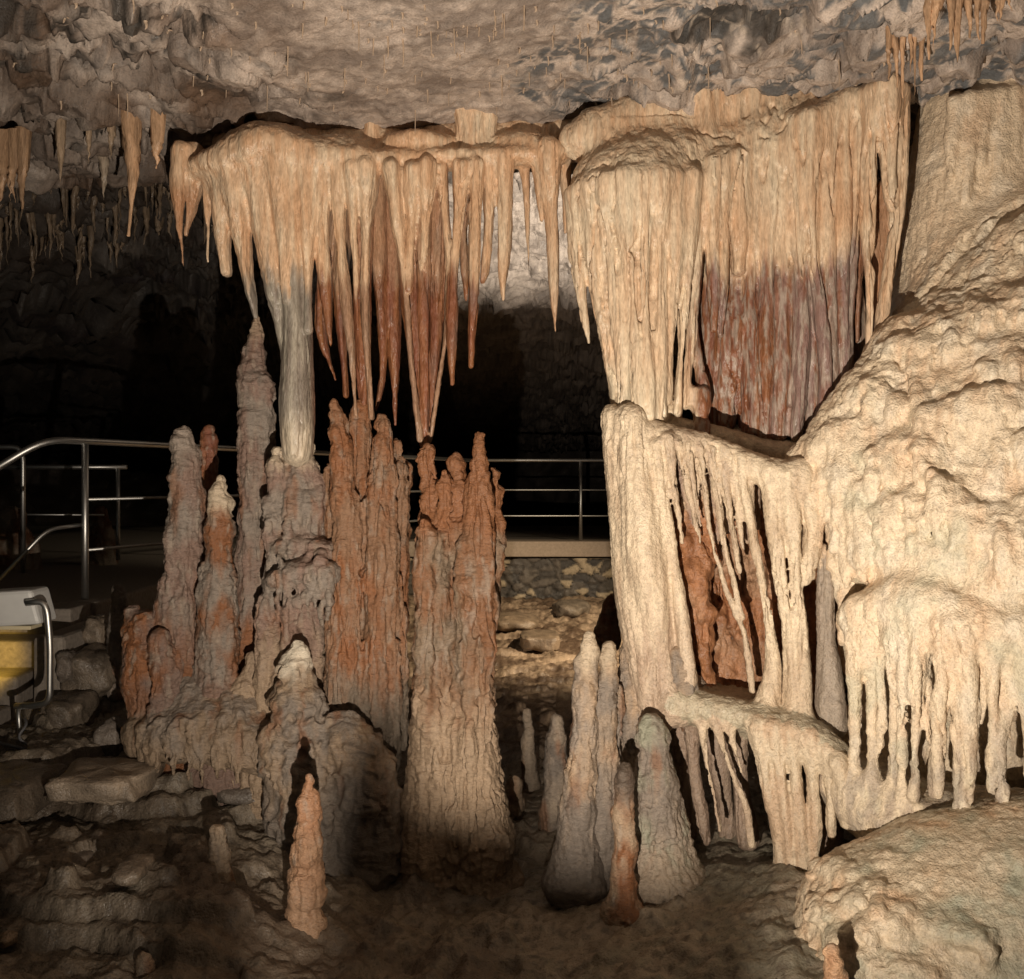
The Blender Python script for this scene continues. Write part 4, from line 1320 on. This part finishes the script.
# ================================================================== BACK AND SIDE WALLS OF THE CAVE
def wall_sheet(name, path, z0, z1, step, amp, colr, seed):
    """a rough rock wall following a plan polyline"""
    pts = np.array(path, float)
    d = np.concatenate([[0], np.cumsum(np.hypot(*np.diff(pts, axis=0).T))])
    t = np.arange(0, d[-1], step)
    cx, cy = np.interp(t, d, pts[:, 0]), np.interp(t, d, pts[:, 1])
    zz = np.arange(z0, z1, step)
    i = np.arange(len(t) * len(zz)).reshape(len(t), len(zz))
    F = np.stack([i[:-1, :-1], i[1:, :-1], i[1:, 1:], i[:-1, 1:]], -1).reshape(-1, 4)
    P = np.stack([np.repeat(cx, len(zz)), np.repeat(cy, len(zz)), np.tile(zz, len(t))], 1).astype(f32)
    tx, ty = np.gradient(cx), np.gradient(cy)
    l = np.hypot(tx, ty) + 1e-9
    nrm = np.stack([np.repeat(-ty / l, len(zz)), np.repeat(tx / l, len(zz)), np.zeros(len(P))], 1)
    D = amp * (fbm(P, (0.5, 0.5, 0.7), 3, seed) + 0.35 * ridged(P, (1.6, 1.6, 2.5), 3, seed + 5) + 0.2 * fbm(P, (6, 6, 1.5), 2, seed + 3))
    P = (P + nrm * D[:, None]).astype(f32)
    nn = np.clip(0.5 + fbm(P, (1.5, 1.5, 1.5), 3, seed + 8), 0, 1)
    o = mesh_obj(name, P, F, M_DARK, colors=np.clip(mixc(np.array(colr) * 0.5, np.array(colr), nn), 0.01, 0.9))
    return tag(o, kind='structure')


wall_sheet('cave_back_wall', [(-11.5, 3.0), (-12.5, 9), (-12, 16), (-7, 22), (0, 23.5), (6, 22), (9, 14), (8.8, 7)], -1.0, 4.2, 0.12, 0.8, (0.075, 0.06, 0.05), 3)
wall_sheet('cave_right_wall', [(8.5, 8), (5, 6.6), (2.9, 5.7), (2.75, 4.2), (2.8, 2.4), (3.2, 0.3)][::-1], -1.2, 4.4, 0.06, 0.18, (0.4, 0.32, 0.24), 13)

# ================================================================== FLOOR


def floor_z(x, y, detail=True):
    x = np.asarray(x, np.float64)
    y = np.asarray(y, np.float64)
    z = -0.29 + 0.11 * sstep(6.5, 9.5, y) + 0.2 * sstep(9.5, 13, y)
    z = z + 0.30 * sstep(-0.95, -1.9, x) * sstep(9, 6.5, y) + 0.12 * sstep(4.3, 5.4, y) * sstep(-1.0, -1.8, x)
    z = z + 0.15 * sstep(0.0, 0.9, x) * sstep(7, 5.5, y) + 0.05 * sstep(0.6, 1.4, x) * sstep(6, 4.6, y)
    z = z - 0.3 * sstep(3.2, 2.2, y)
    if not detail:
        return z
    P = np.stack([x, y, np.full_like(x, 0.7)], 1).astype(f32)
    near = sstep(7.5, 5.5, y)
    left = sstep(-0.5, -1.3, x + 0.2 * fbm(P, (2, 2, 2), 2, 3))
    # flat wet ledges on the left
    q = (0.15 * (y - 3.6) + 0.16 * fbm(P, (1.3, 1.9, 1), 3, 40) - 0.04 * x) / 0.075
    k_ = np.floor(q)
    fr = q - k_
    zl = -0.13 + 0.075 * (k_ + sstep(0.80, 0.97, fr)) + 0.010 * fbm(P, (9, 22, 1), 3, 31) + 0.006 * ridged(P, (16, 40, 1), 2, 33)
    lm = left * sstep(6.6, 6.0, y) * sstep(3.2, 3.5, y)
    z = z * (1 - lm) + zl * lm
    near = near * (1 - 0.8 * lm)
    z = z + 0.05 * fbm(P, (2.2, 2.2, 1), 3, 1) * near + 0.022 * fbm(P, (8, 8, 1), 4, 2) + 0.009 * fbm(P, (30, 30, 1), 3, 6) - 0.03 * np.clip(fbm(P, (7, 7, 1), 3, 66) - 0.25, 0, 1)
    z = z + 0.05 * np.clip(fbm(P, (5, 5, 1), 3, 77) - 0.1, 0, 1) * sstep(-1.0, -0.3, x) * sstep(0.3, -0.1, x) * near * 2
    # rippled wet flow beyond
    z = z + (0.035 * ridged(P, (1.2, 3.4, 1), 2, 60) + 0.03 * ridged(P, (3, 7, 1), 2, 64)) * sstep(6.3, 7.5, y)
    return z


xs = np.concatenate([np.arange(-13.5, -3.0, 0.09), np.arange(-3.0, 2.6, 0.013), np.arange(2.6, 9, 0.1)])
ys = np.concatenate([np.arange(0.2, 3.1, 0.06), np.arange(3.1, 6.4, 0.013), np.arange(6.4, 13.4, 0.03), np.arange(13.4, 24.5, 0.2)])
X, Y, F = grid(xs, ys)
P = np.stack([X, Y, floor_z(X, Y)], 1).astype(f32)
n1 = fbm(P, (1.6, 1.6, 1.6), 3, 90)
n2 = fbm(P, (11, 11, 11), 3, 91)
c = mixc(np.array((0.15, 0.115, 0.085)), np.array((0.28, 0.235, 0.18)), np.clip(0.5 + 0.8 * n1 + 0.5 * n2, 0, 1))
rt = sstep(-0.3, 0.3, X + 0.2 * n1) * sstep(6.5, 5.5, Y)
c = c * (1 - 0.6 * rt[:, None]) + 0.6 * rt[:, None] * mixc(np.array((0.26, 0.25, 0.19)), np.array((0.36, 0.30, 0.23)), np.clip(0.5 + n1 + n2, 0, 1))
sp = np.clip(fbm(P, (26, 26, 26), 3, 95) * 1.6 - 0.2, 0, 0.75)
c = c * (1 - sp[:, None]) + sp[:, None] * np.array((0.07, 0.055, 0.04))
dk = sstep(-0.7, -1.4, X) * sstep(7, 6, Y)
c = c * (1 - 0.15 * dk[:, None])
bk = sstep(6.5, 7.5, Y)
c = c * (1 - bk[:, None]) + bk[:, None] * mixc(np.array((0.13, 0.085, 0.055)), np.array((0.46, 0.34, 0.235)), np.clip(0.4 + 1.1 * n1 + 1.0 * n2, 0, 1))
tag(mesh_obj('cave_floor', P, F, M_WET, colors=np.clip(c, 0.01, 0.9)), kind='structure')


def floor1(x, y):
    return float(floor_z(np.array([x]), np.array([y]))[0])


# ================================================================== STALACTITES AND SODA STRAWS
def lathe(name, prof, mat, seg=10, wob=0.0, seed=0):
    """a drop-shaped body hanging from its origin: prof = (depth below, radius)"""
    q = np.random.default_rng(seed)
    V, F = [], []
    dx = np.cumsum(q.normal(size=len(prof)) * wob)
    dy = np.cumsum(q.normal(size=len(prof)) * wob)
    for j, (d, r) in enumerate(prof):
        for i in range(seg):
            a = 2 * math.pi * i / seg
            rr_ = r * (1 + 0.12 * q.normal())
            V.append((math.cos(a) * rr_ + dx[j], math.sin(a) * rr_ + dy[j], -d))
    for j in range(len(prof) - 1):
        for i in range(seg):
            a, b = j * seg + i, j * seg + (i + 1) % seg
            F.append((a, a + seg, b + seg, b))
    return np.array(V), np.array(F)


def stalactite(px, py0, py1, Y, r, label, col, group=None, seed=0, embed=0.12):
    x, y, z0 = at(px, py0, Y)
    L = (py1 - py0) / 1000 * Y
    R = r / 1000 * Y
    e = embed
    prof = [(-e, R * 1.25), (0, R)]
    for t in np.linspace(0.08, 1, 14):
        prof.append((L * t, R * (1 - 0.92 * t ** 0.85)))
    V, F = lathe('stalactite', prof, None, 14, 0.0025 * Y / 5, seed)
    V = V.astype(f32)
    W = V + np.array((x, y, z0), f32)
    N = vnormals(V, F)
    V = V + N * (R * 0.25 * fbm(W, (40, 40, 6), 2, 3))[:, None]
    st = fbm(W, (30, 30, 4), 2, 4)
    C = mixc(np.array(col), np.array(col) * 0.6, np.clip(0.5 + st, 0, 1))
    o = mesh_obj('stalactite', V, F, M_DRAPE, None, (x, y, z0), np.clip(C, 0.01, 0.9))
    return tag(o, label, 'stalactite', group)


big = [(131, 136, 236, 4.9, 9, 'long carrot shaped stalactite hanging alone, left of the big orange drapery', ORANGE * 0.85),
       (60, 140, 186, 5.1, 4.5, 'thin stalactite hanging from the ceiling edge, left of the carrot shaped one', TAN * 0.8),
       (104, 150, 200, 5.6, 6, 'dim stalactite just behind and left of the carrot shaped one', DUST),
       (157, 142, 168, 4.9, 6, 'short orange stalactite between the carrot shaped one and the drapery', ORANGE),
       (112, 132, 160, 5.0, 4, 'short thin stalactite directly left of the carrot shaped one at the ceiling edge', TAN * 0.9),
       (90, 138, 165, 5.0, 3, 'tiny thin stalactite in the gap between the thin one and the carrot shaped one', TAN * 0.9)]
for i, (px, a, b, Y_, r, lab_, col_) in enumerate(big):
    stalactite(px, a, b, Y_, r, lab_, col_, None, i, 0.2)
for i, (px, a, b, r) in enumerate(((2, 168, 208, 5), (9, 168, 200, 4), (15, 168, 203, 4.5), (23, 166, 209, 5.5))):
    stalactite(px, a, b, 5.3, r, 'orange stalactite in the tight row at the left edge of the photo', ORANGE * 0.8, 'row of orange stalactites at the left edge', 20 + i, 0.2)
q = random.Random(9)
for i in range(120):
    px = q.uniform(-5, 232)
    Y_ = q.uniform(7.2, 8.2)
    x = (px - 512) / 1000 * Y_
    z = ceil1(x, Y_)
    py0 = 480 - (z - EYE) / Y_ * 1000
    ln = q.choice((10, 14, 18, 24, 32, 44)) * q.uniform(0.8, 1.2)
    stalactite(px, py0, py0 + ln, Y_, q.uniform(1.6, 3.6), 'thin dim stalactite in the dark fringe behind the left drapery', TAN * 0.5, 'dim stalactites fringing the dark rear ceiling', 40 + i, 0.08)
# orange cluster at the top right
tr = [(902, 20, 98, 4), (909, 15, 75, 4), (916, 10, 105, 2.5), (922, 15, 80, 5), (930, 0, 60, 5), (940, -8, 30, 9), (949, -15, 52, 6), (960, -10, 62, 6), (968, -12, 38, 5), (978, -15, 40, 5), (984, -12, 44, 6), (996, -15, 20, 4), (1003, -15, 22, 5), (1010, -15, 12, 4), (935, 10, 55, 3), (888, 45, 80, 3), (895, 40, 88, 3.5)]
for i, (px, a, b, r) in enumerate(tr):
    Y_ = 3.7 if px > 926 else 4.12
    stalactite(px, a, b, Y_, r, 'orange stalactite in the dense cluster at the top right of the ceiling', ORANGE * 1.05, 'orange stalactite cluster at the top right', 120 + i, 0.2)
# soda straws: two shapes, copied
V1, F1 = lathe('soda_straw', [(-0.05, 0.0040), (0, 0.0032), (0.5, 0.0026), (1.0, 0.0014)], None, 6, 0.002, 3)
V2, F2 = lathe('soda_straw', [(-0.05, 0.0045), (0, 0.004), (0.35, 0.003), (0.8, 0.0022), (1.0, 0.0008)], None, 6, 0.0012, 4)
protos = []
for V_, F_ in ((V1, F1), (V2, F2)):
    me = mesh_obj('soda_straw', V_ * np.array((1, 1, 1)), F_, M_STRAW)
    protos.append(me)
first = {0: True, 1: True}
for i in range(290):
    u = q.random()
    if i % 4 == 0:
        ca, cb = q.gauss(450, 150), q.uniform(3.5, 4.8)
    px = ca + q.gauss(0, 22) if u < 0.55 else q.uniform(0, 900)
    Y_ = min(5.0, max(3.45, cb + q.gauss(0, 0.08))) if u < 0.55 else q.uniform(3.5, 5.0)
    x = (px - 512) / 1000 * Y_
    z = ceil1(x, Y_)
    if 480 - (z - EYE) / Y_ * 1000 < 2 or px < -10:
        continue
    k = i % 2
    if first[k]:
        o = protos[k]
        first[k] = False
    else:
        o = protos[k].copy()
        COL.objects.link(o)
    o.location = (x, Y_, z + 0.006)
    ln = q.choice((0.018, 0.022, 0.028, 0.035, 0.045, 0.06, 0.11)) * q.uniform(0.7, 1.2)
    w_ = q.uniform(0.9, 1.7) * (1.35 if ln < 0.04 else 0.9)
    o.scale = (w_, w_, ln)
    tag(o, 'hair thin soda straw hanging from the pale rocky ceiling', 'soda straw', 'soda straws dotted over the ceiling')


# ================================================================== BUILT THINGS
def tube(path, r, seg=10, smooth_n=0):
    pts = [Vector(p) for p in path]
    V, F = [], []
    up0 = None
    for j, p in enumerate(pts):
        a = pts[max(0, j - 1)]
        b = pts[min(len(pts) - 1, j + 1)]
        t = (b - a).normalized()
        n = t.cross(Vector((0.13, 0.21, 0.97)))
        if n.length < 0.1:
            n = t.cross(Vector((1, 0, 0.0)))
        n.normalize()
        if up0 is not None and n.dot(up0) < 0:
            n = -n
        up0 = n
        m = t.cross(n)
        for i in range(seg):
            ang = 2 * math.pi * i / seg
            V.append(tuple(p + (n * math.cos(ang) + m * math.sin(ang)) * r))
    base = len(pts)
    for j in range(base - 1):
        for i in range(seg):
            a, b = j * seg + i, j * seg + (i + 1) % seg
            F.append((a, b, b + seg, a + seg))
    # caps as quads fans
    for j, fl in ((0, True), (base - 1, False)):
        c = len(V)
        V.append(tuple(pts[j]))
        for i in range(0, seg, 2):
            a, b, d = j * seg + i, j * seg + (i + 1) % seg, j * seg + (i + 2) % seg
            F.append((c, d, b, a) if fl else (c, a, b, d))
    return np.array(V), np.array(F)


def bend(path, rad=0.08, n=5):
    """round the corners of a polyline"""
    P = [Vector(p) for p in path]
    out = [P[0]]
    for a, b, c in zip(P[:-2], P[1:-1], P[2:]):
        d1, d2 = (a - b), (c - b)
        r1 = min(rad, d1.length * 0.45)
        r2 = min(rad, d2.length * 0.45)
        p, q_ = b + d1.normalized() * r1, b + d2.normalized() * r2
        for i in range(n + 1):
            t = i / n
            out.append(p * (1 - t) ** 2 + b * 2 * t * (1 - t) + q_ * t ** 2)
    out.append(P[-1])
    return out


def rail_part(name, path, r, root, mat=M_STEEL):
    V, F = tube(path, r)
    return mesh_obj(name, V - np.array(root.location), F, mat, root)


def box(x0, x1, y0, y1, z0, z1, bev=0.0):
    import bmesh
    bm = bmesh.new()
    bmesh.ops.create_cube(bm, size=1)
    for v in bm.verts:
        v.co = Vector(((x0 + x1) / 2 + v.co.x * (x1 - x0), (y0 + y1) / 2 + v.co.y * (y1 - y0), (z0 + z1) / 2 + v.co.z * (z1 - z0)))
    if bev:
        bmesh.ops.bevel(bm, geom=bm.edges[:], offset=bev, segments=2, affect='EDGES', profile=0.5)
    return bm


def bm_obj(name, bm, mat, parent=None, loc=(0, 0, 0)):
    me = bpy.data.meshes.new(name)
    for v in bm.verts:
        v.co -= Vector(loc)
    bm.to_mesh(me)
    bm.free()
    me.materials.append(mat)
    o = bpy.data.objects.new(name, me)
    if parent is not None:
        o.parent = parent
    else:
        o.location = loc
    COL.objects.link(o)
    return o


PZ = 0.80
# main railing: along the walkway, then across the back
A = Vector((-2.86, 6.7, 0))
Bp = Vector((-0.55, 13.1, 0))
Cp = Vector((6.0, 13.1, 0))
root = empty('handrail', (A.x, A.y, PZ), 'bright steel tube railing running along the walkway and across the back of the chamber', 'railing')
TOP, MID, LOW = 1.86, 1.47, 1.13
rail_part('top_rail', bend([(-3.62, 6.2, 1.42), (-3.02, 6.45, 1.86), (A.x, A.y, TOP), (Bp.x, Bp.y, TOP), (Cp.x, Cp.y, TOP)], 0.15), 0.024, root)
rail_part('middle_rail', bend([(A.x, A.y, MID), (Bp.x, Bp.y, MID), (Cp.x, Cp.y, MID)], 0.1), 0.012, root)
rail_part('lower_rail', bend([(A.x, A.y, LOW), (Bp.x, Bp.y, LOW), (Cp.x, Cp.y, LOW)], 0.1), 0.012, root)
rail_part('stair_rail', bend([(A.x - 0.03, A.y, 1.3), (-3.02, 6.5, 1.28), (-3.28, 6.3, 0.92)], 0.08), 0.014, root)
for x, y in ((A.x, A.y), (-2.25, 8.4), (-1.66, 10.0), (-1.05, 11.7), (-0.5, 13.1), (0.9, 13.1), (2.3, 13.1), (3.7, 13.1)):
    rail_part('post', [(x, y, PZ - 0.02), (x, y, TOP - 0.02)], 0.024, root)
# second railing behind
root = empty('handrail', at(22, 580, 8.6), 'dimmer steel railing farther back at the left edge, behind the bright one', 'railing')
y0 = 8.6
P0 = at(22, 450, y0)
rail_part('top_rail', bend([at(-60, 447, y0), at(18, 447, y0), at(23, 456, y0), at(23, 580, y0)], 0.06), 0.022, root)
rail_part('middle_rail', [at(-60, 467, y0 + 0.6), at(60, 467, y0 + 0.6), at(127, 467, y0 + 0.6)], 0.022, root)
rail_part('lower_rail', [at(-60, 514, y0 + 0.6), at(104, 515, y0 + 0.6)], 0.010, root)
rail_part('post', [at(118, 467, y0 + 0.6), at(118, 530, y0 + 0.6), at(118, 560, y0 + 0.6)], 0.02, root)

# walkway slab and side wall
o = bm_obj('walkway', box(-9, -2.72, 6.55, 13.0, 0.62, PZ, 0.02), M_CONC)
tag(o, kind='structure')
o = bm_obj('walkway', box(-9, 9, 13.004, 17.6, 0.60, PZ - 0.004, 0.02), M_CONC)
tag(o, kind='structure')
# stepped stairs descending towards the left foreground
stairs = bm_obj('steps', box(-5.2, -2.76, 6.25, 6.6, -0.4, 0.795, 0.012), M_CONC)
tag(stairs, kind='structure')
for i in range(4):
    z = 0.64 - 0.155 * i
    o = bm_obj('steps', box(-5.2, -2.78 - 0.02 * i, 6.252 - 0.30 * (i + 1), 6.248 - 0.30 * i, -0.5, z, 0.02), M_CONC)
    tag(o, kind='structure')
o = bm_obj('stair_cheek_wall', box(-2.76, -2.58, 5.75, 6.9, -0.5, 0.70, 0.03), M_CONC, loc=(-2.67, 6.3, -0.3))
tag(o, 'low concrete wall beside the lamp lit steps at the left', 'wall')

# stone retaining wall under the back walkway
ww, hh = np.arange(-2.6, 6.0, 0.02), np.arange(-0.35, 0.605, 0.02)
Xw, Zw, Fw = grid(ww, hh)
Pn = np.stack([Xw, Zw * 0, Zw], 1).astype(f32)
wv = 0.25 * fbm(Pn, (3, 3, 3), 2, 2)
f1, f2, cid = voro(Xw * 6.2 + 2 * wv, Zw * 10.5 + 2 * wv, 4)
edge = sstep(0.03, 0.14, f2 - f1)
Yw = 12.98 - 0.05 * edge * (0.4 + cid) - 0.012 * fbm(Pn, (14, 14, 14), 3, 5)
pale = (cid > 0.72) * edge
cw = mixc(np.array((0.07, 0.062, 0.055)), np.array((0.20, 0.165, 0.13)), cid)
cw = cw * (0.55 + 0.45 * edge[:, None])
cw = cw * (1 - pale[:, None]) + pale[:, None] * np.array((0.5, 0.40, 0.27))
root = empty('retaining_wall', (1.0, 13.0, -0.2), 'rough stone retaining wall with a pale coping under the railing at the back', 'wall')
mesh_obj('stone_face', np.stack([Xw, Yw, Zw], 1) - np.array(root.location), Fw, M_ROCK, root, colors=np.clip(cw, 0.01, 0.9), smooth=True)
bm_obj('coping', box(-2.6, 6.0, 12.86, 13.3, 0.61, 0.81, 0.015), M_COPE, root, root.location)

# lamp on a bent tube at the left edge
LY = 5.3
root = empty('floodlight', at(20, 742, LY), 'white plastic lamp housing clipped to a bent steel tube at the left edge', 'lamp')
c0 = at(20, 605, LY)
import bmesh
bm = box(c0[0] - 0.17, c0[0] + 0.125, LY - 0.09, LY + 0.12, c0[2] - 0.10, c0[2] + 0.085, 0.02)
for v in bm.verts:      # sheared, slightly tipped box with a narrower underside
    t = (v.co.z - (c0[2] - 0.10)) / 0.185
    v.co.x += (t - 0.5) * -0.05 * (1 if v.co.x > c0[0] else 0)
    v.co.z += (v.co.x - c0[0]) * 0.06
hb = bm_obj('housing', bm, M_PLASTIC, root, root.location)
bm_obj('lens', box(c0[0] - 0.15, c0[0] + 0.08, LY - 0.05, LY + 0.09, c0[2] - 0.125, c0[2] - 0.104, 0.004), M_LENS, root, root.location)
V, F = tube(bend([at(26, 603, LY - 0.12), at(46, 601, LY - 0.12), at(50, 640, LY - 0.12), at(50, 703, LY - 0.1), at(30, 706, LY - 0.06), at(16, 706, LY)], 0.07), 0.017)
mesh_obj('bent_tube', V - np.array(root.location), F, M_STEEL, root)
V, F = tube([at(18, 706, LY), at(19, 722, LY), at(22, 750, LY)], 0.012)
mesh_obj('leg', V - np.array(root.location), F, M_STEEL, root)
V, F = tube(bend([at(-40, 728, LY), at(-5, 742, LY - 0.05), at(20, 748, LY - 0.1), at(46, 753, LY - 0.15)], 0.1), 0.009)
tag(mesh_obj('cable', V - V.mean(0), F, M_CABLE, None, V.mean(0)), 'grey cable lying on the rocks below the white lamp', 'cable')
V, F = tube(bend([at(20, 712, LY + .1), at(28, 724, LY - 0.05), at(16, 738, LY - 0.1), at(34, 748, LY - 0.1)], 0.06), 0.007)
tag(mesh_obj('cable', V - V.mean(0), F, M_CABLE, None, V.mean(0)), 'dark looped cable dangling from the foot of the lamp tube', 'cable')


# rocks on the dark floor
def rock(px, py, Y, rx, ry, rz, label, col, seed, flat=0.6, ground=True):
    Yg = np.arange(2.6, 12.9, 0.02)
    zg = EYE - (py - 480) / 1000 * Yg
    under = np.nonzero(zg < floor_z((px - 512) / 1000 * Yg, Yg) + rz / 1000 * Yg * 0.55)[0]
    if ground and len(under):
        Y = float(Yg[under[0]])
    c = np.array(at(px, py, Y))
    R = np.array((rx / 1000 * Y, ry, rz / 1000 * Y))
    n = 40
    u = np.linspace(0, 2 * math.pi, n, endpoint=False)
    v = np.linspace(1e-6, math.pi - 1e-6, n // 2)
    U, W = np.meshgrid(u, v, indexing='ij')
    D = np.stack([np.cos(U) * np.sin(W), np.sin(U) * np.sin(W), np.cos(W)], -1).reshape(-1, 3)
    p = np.sign(D) * np.abs(D) ** flat
    V = (p * R).astype(f32)
    f = 2.2 / R.max()
    V = V * (1 + 0.22 * fbm(V + c.astype(f32), (f * .7, f * .7, f * .7), 3, seed) + 0.05 * fbm(V, (f * 4, f * 4, f * 4), 2, seed))[:, None]
    i = np.arange(n * (n // 2)).reshape(n, n // 2)
    j = np.roll(i, -1, 0)
    F = np.stack([i[:, :-1], i[:, 1:], j[:, 1:], j[:, :-1]], -1).reshape(-1, 4)
    st = fbm(V + c.astype(f32), (12, 12, 12), 3, seed)
    C = mixc(np.array(col), np.array(col) * 0.55, np.clip(0.4 + st, 0, 1))
    o = mesh_obj('rock', V, F, M_WET, None, c, np.clip(C, 0.01, 0.9))
    return tag(o, label, 'rock')


rock(108, 780, 5.0, 44, 0.22, 12, 'long pale flat slab lying below the grey blunt stalagmite', DUST, 1, 0.35)
rock(112, 738, 5.3, 14, 0.10, 18, 'small pale upright block between the lamp and the red lump', GREY * 0.9, 2, 0.5, ground=False)
rock(95, 672, 5.9, 24, 0.2, 24, 'big rounded dark brown boulder in the pile beside the steps', DUST * 0.6, 3, 0.7, ground=False)
rock(70, 712, 5.6, 22, 0.2, 18, 'dark angular boulder below the biggest one in the pile beside the steps', DUST * 0.5, 4, 0.6, ground=False)
rock(98, 632, 6.1, 12, 0.1, 16, 'small brown rock leaning against the steps wall, above the biggest boulder', DUST * 0.8, 5, 0.7, ground=False)
rock(68, 666, 5.75, 8, 0.07, 15, 'thin upright grey stone against the steps wall', GREY * 0.8, 6, 0.6, ground=False)
rock(12, 790, 4.6, 36, 0.25, 18, 'dark slab at the left edge on the lower ledge', DUST * 0.45, 8, 0.4)
rock(78, 860, 4.1, 12, 0.1, 6, 'small pale flat stone on the dark lower left floor', GREY * 0.75, 9, 0.7)
rock(135, 868, 4.1, 15, 0.12, 8, 'brownish flat stone right of the small pale one on the dark floor', DUST * 0.6, 10, 0.7)
rock(12, 935, 3.6, 9, 0.07, 7, 'round pinkish pebble in the lower left corner', TAN * 0.6, 11, 0.9)
rock(245, 790, 4.9, 24, 0.14, 9, 'low smooth slab tucked under the stalagmite group', GREY * 0.8, 12, 0.5)
rock(540, 640, 9.0, 18, 0.3, 7, 'pale flat boulder on the lit floor in front of the stone wall', TAN * 0.7, 13, 0.35)
rock(570, 608, 11.5, 18, 0.35, 7, 'brown boulder at the foot of the stone wall', DUST * 0.8, 14, 0.7)
rock(515, 622, 10.5, 24, 0.35, 8, 'large sand coloured boulder on the lit floor beside the knobbed stalagmite', TAN * 0.75, 15, 0.8)

# unseen blocker added before the main lamp, top notched to shape its shadows
kx = np.concatenate([np.arange(-3.2, -0.6, 0.04), np.arange(-0.6, 0.4, 0.005), np.arange(0.4, 2.6, 0.04)])
Pk = np.stack([kx, kx * 0, kx * 0], 1).astype(f32)
kt = (0.466 + 0.008 * fbm(Pk, (30, 30, 30), 3, 5) + 0.07 * fbm(Pk, (45, 45, 45), 2, 8) * sstep(-0.22, -0.24, kx)
      - 0.065 * sstep(-0.33, -0.30, kx) * sstep(-0.24, -0.26, kx)
      - 0.06 * sstep(-0.226, -0.218, kx) * sstep(-0.181, -0.186, kx) + 0.036 * sstep(-0.182, -0.172, kx) * sstep(-0.145, -0.158, kx)
      - 0.022 * sstep(-0.11, -0.095, kx) - 0.14 * sstep(-0.01, 0.05, kx))
V, F = [], []
for i, x in enumerate(kx):
    for (yy, zz) in ((1.43, -0.8), (1.42, kt[i] - 0.012), (1.40, kt[i]), (1.38, kt[i] - 0.012), (1.37, -0.8)):
        V.append((x, yy, zz))
for i in range(len(kx) - 1):
    for j in range(4):
        a = i * 5 + j
        F.append((a, a + 1, a + 6, a + 5))
tag(mesh_obj('lamp_blocker', np.array(V), np.array(F)[:, ::-1], M_CONC), kind='structure')
o = bm_obj('path', box(-4, 4, -2, 1.365, -0.3, 0.0), M_CONC)
tag(o, kind='structure')


# ================================================================== LIGHT
def spot(name, loc, aim, power, col, ang, blend, radius):
    l = bpy.data.lights.new(name, 'SPOT')
    l.energy = power
    l.color = col
    l.spot_size = math.radians(ang)
    l.spot_blend = blend
    l.shadow_soft_size = radius
    o = bpy.data.objects.new(name, l)
    o.location = loc
    o.rotation_euler = (Vector(aim) - Vector(loc)).to_track_quat('-Z', 'Y').to_euler()
    COL.objects.link(o)
    return o


spot('floodlight_beam', (-0.12, 1.10, 0.50), (0.4, 5, 2.75), 800, (1.0, 0.85, 0.69), 125, 1.0, 0.014)
spot('rear_lamp_beam', (2.4, 8.6, 2.5), (0.1, 10.6, 0.1), 760, (1.0, 0.80, 0.55), 80, 0.8, 0.05)
spot('rear_uplight_beam', (0.95, 6.4, 1.0), (0.25, 8.3, 3.75), 1000, (1.0, 0.9, 0.76), 50, 0.8, 0.05)
spot('step_lamp_beam', (c0[0] - 0.05, LY + 0.02, c0[2] - 0.16), (c0[0] - 0.75, LY + 0.62, c0[2] - 0.42), 34, (1.0, 0.62, 0.10), 62, 0.6, 0.05)

w = bpy.data.worlds.new('World')
SC.world = w
w.use_nodes = True
bg = w.node_tree.nodes['Background']
bg.inputs[0].default_value = (0.95, 1.0, 0.86, 1)
bg.inputs[1].default_value = 0.026

cam = bpy.data.cameras.new('camera')
cam.sensor_width = 36
cam.lens = 36 * 1000 / 1024
cam.shift_y = -9.5 / 1024
cam.clip_end = 200
cam.clip_start = 0.05
co = bpy.data.objects.new('camera', cam)
co.location = (0, 0, EYE)
co.rotation_euler = (math.radians(90), 0, 0)
COL.objects.link(co)
SC.camera = co
SC.view_settings.view_transform = 'Standard'
SC.view_settings.look = 'None'
SC.view_settings.exposure = 0
SC.view_settings.gamma = 1
SC.cycles.use_denoising = True
SC.cycles.max_bounces = 6
SC.cycles.diffuse_bounces = 4
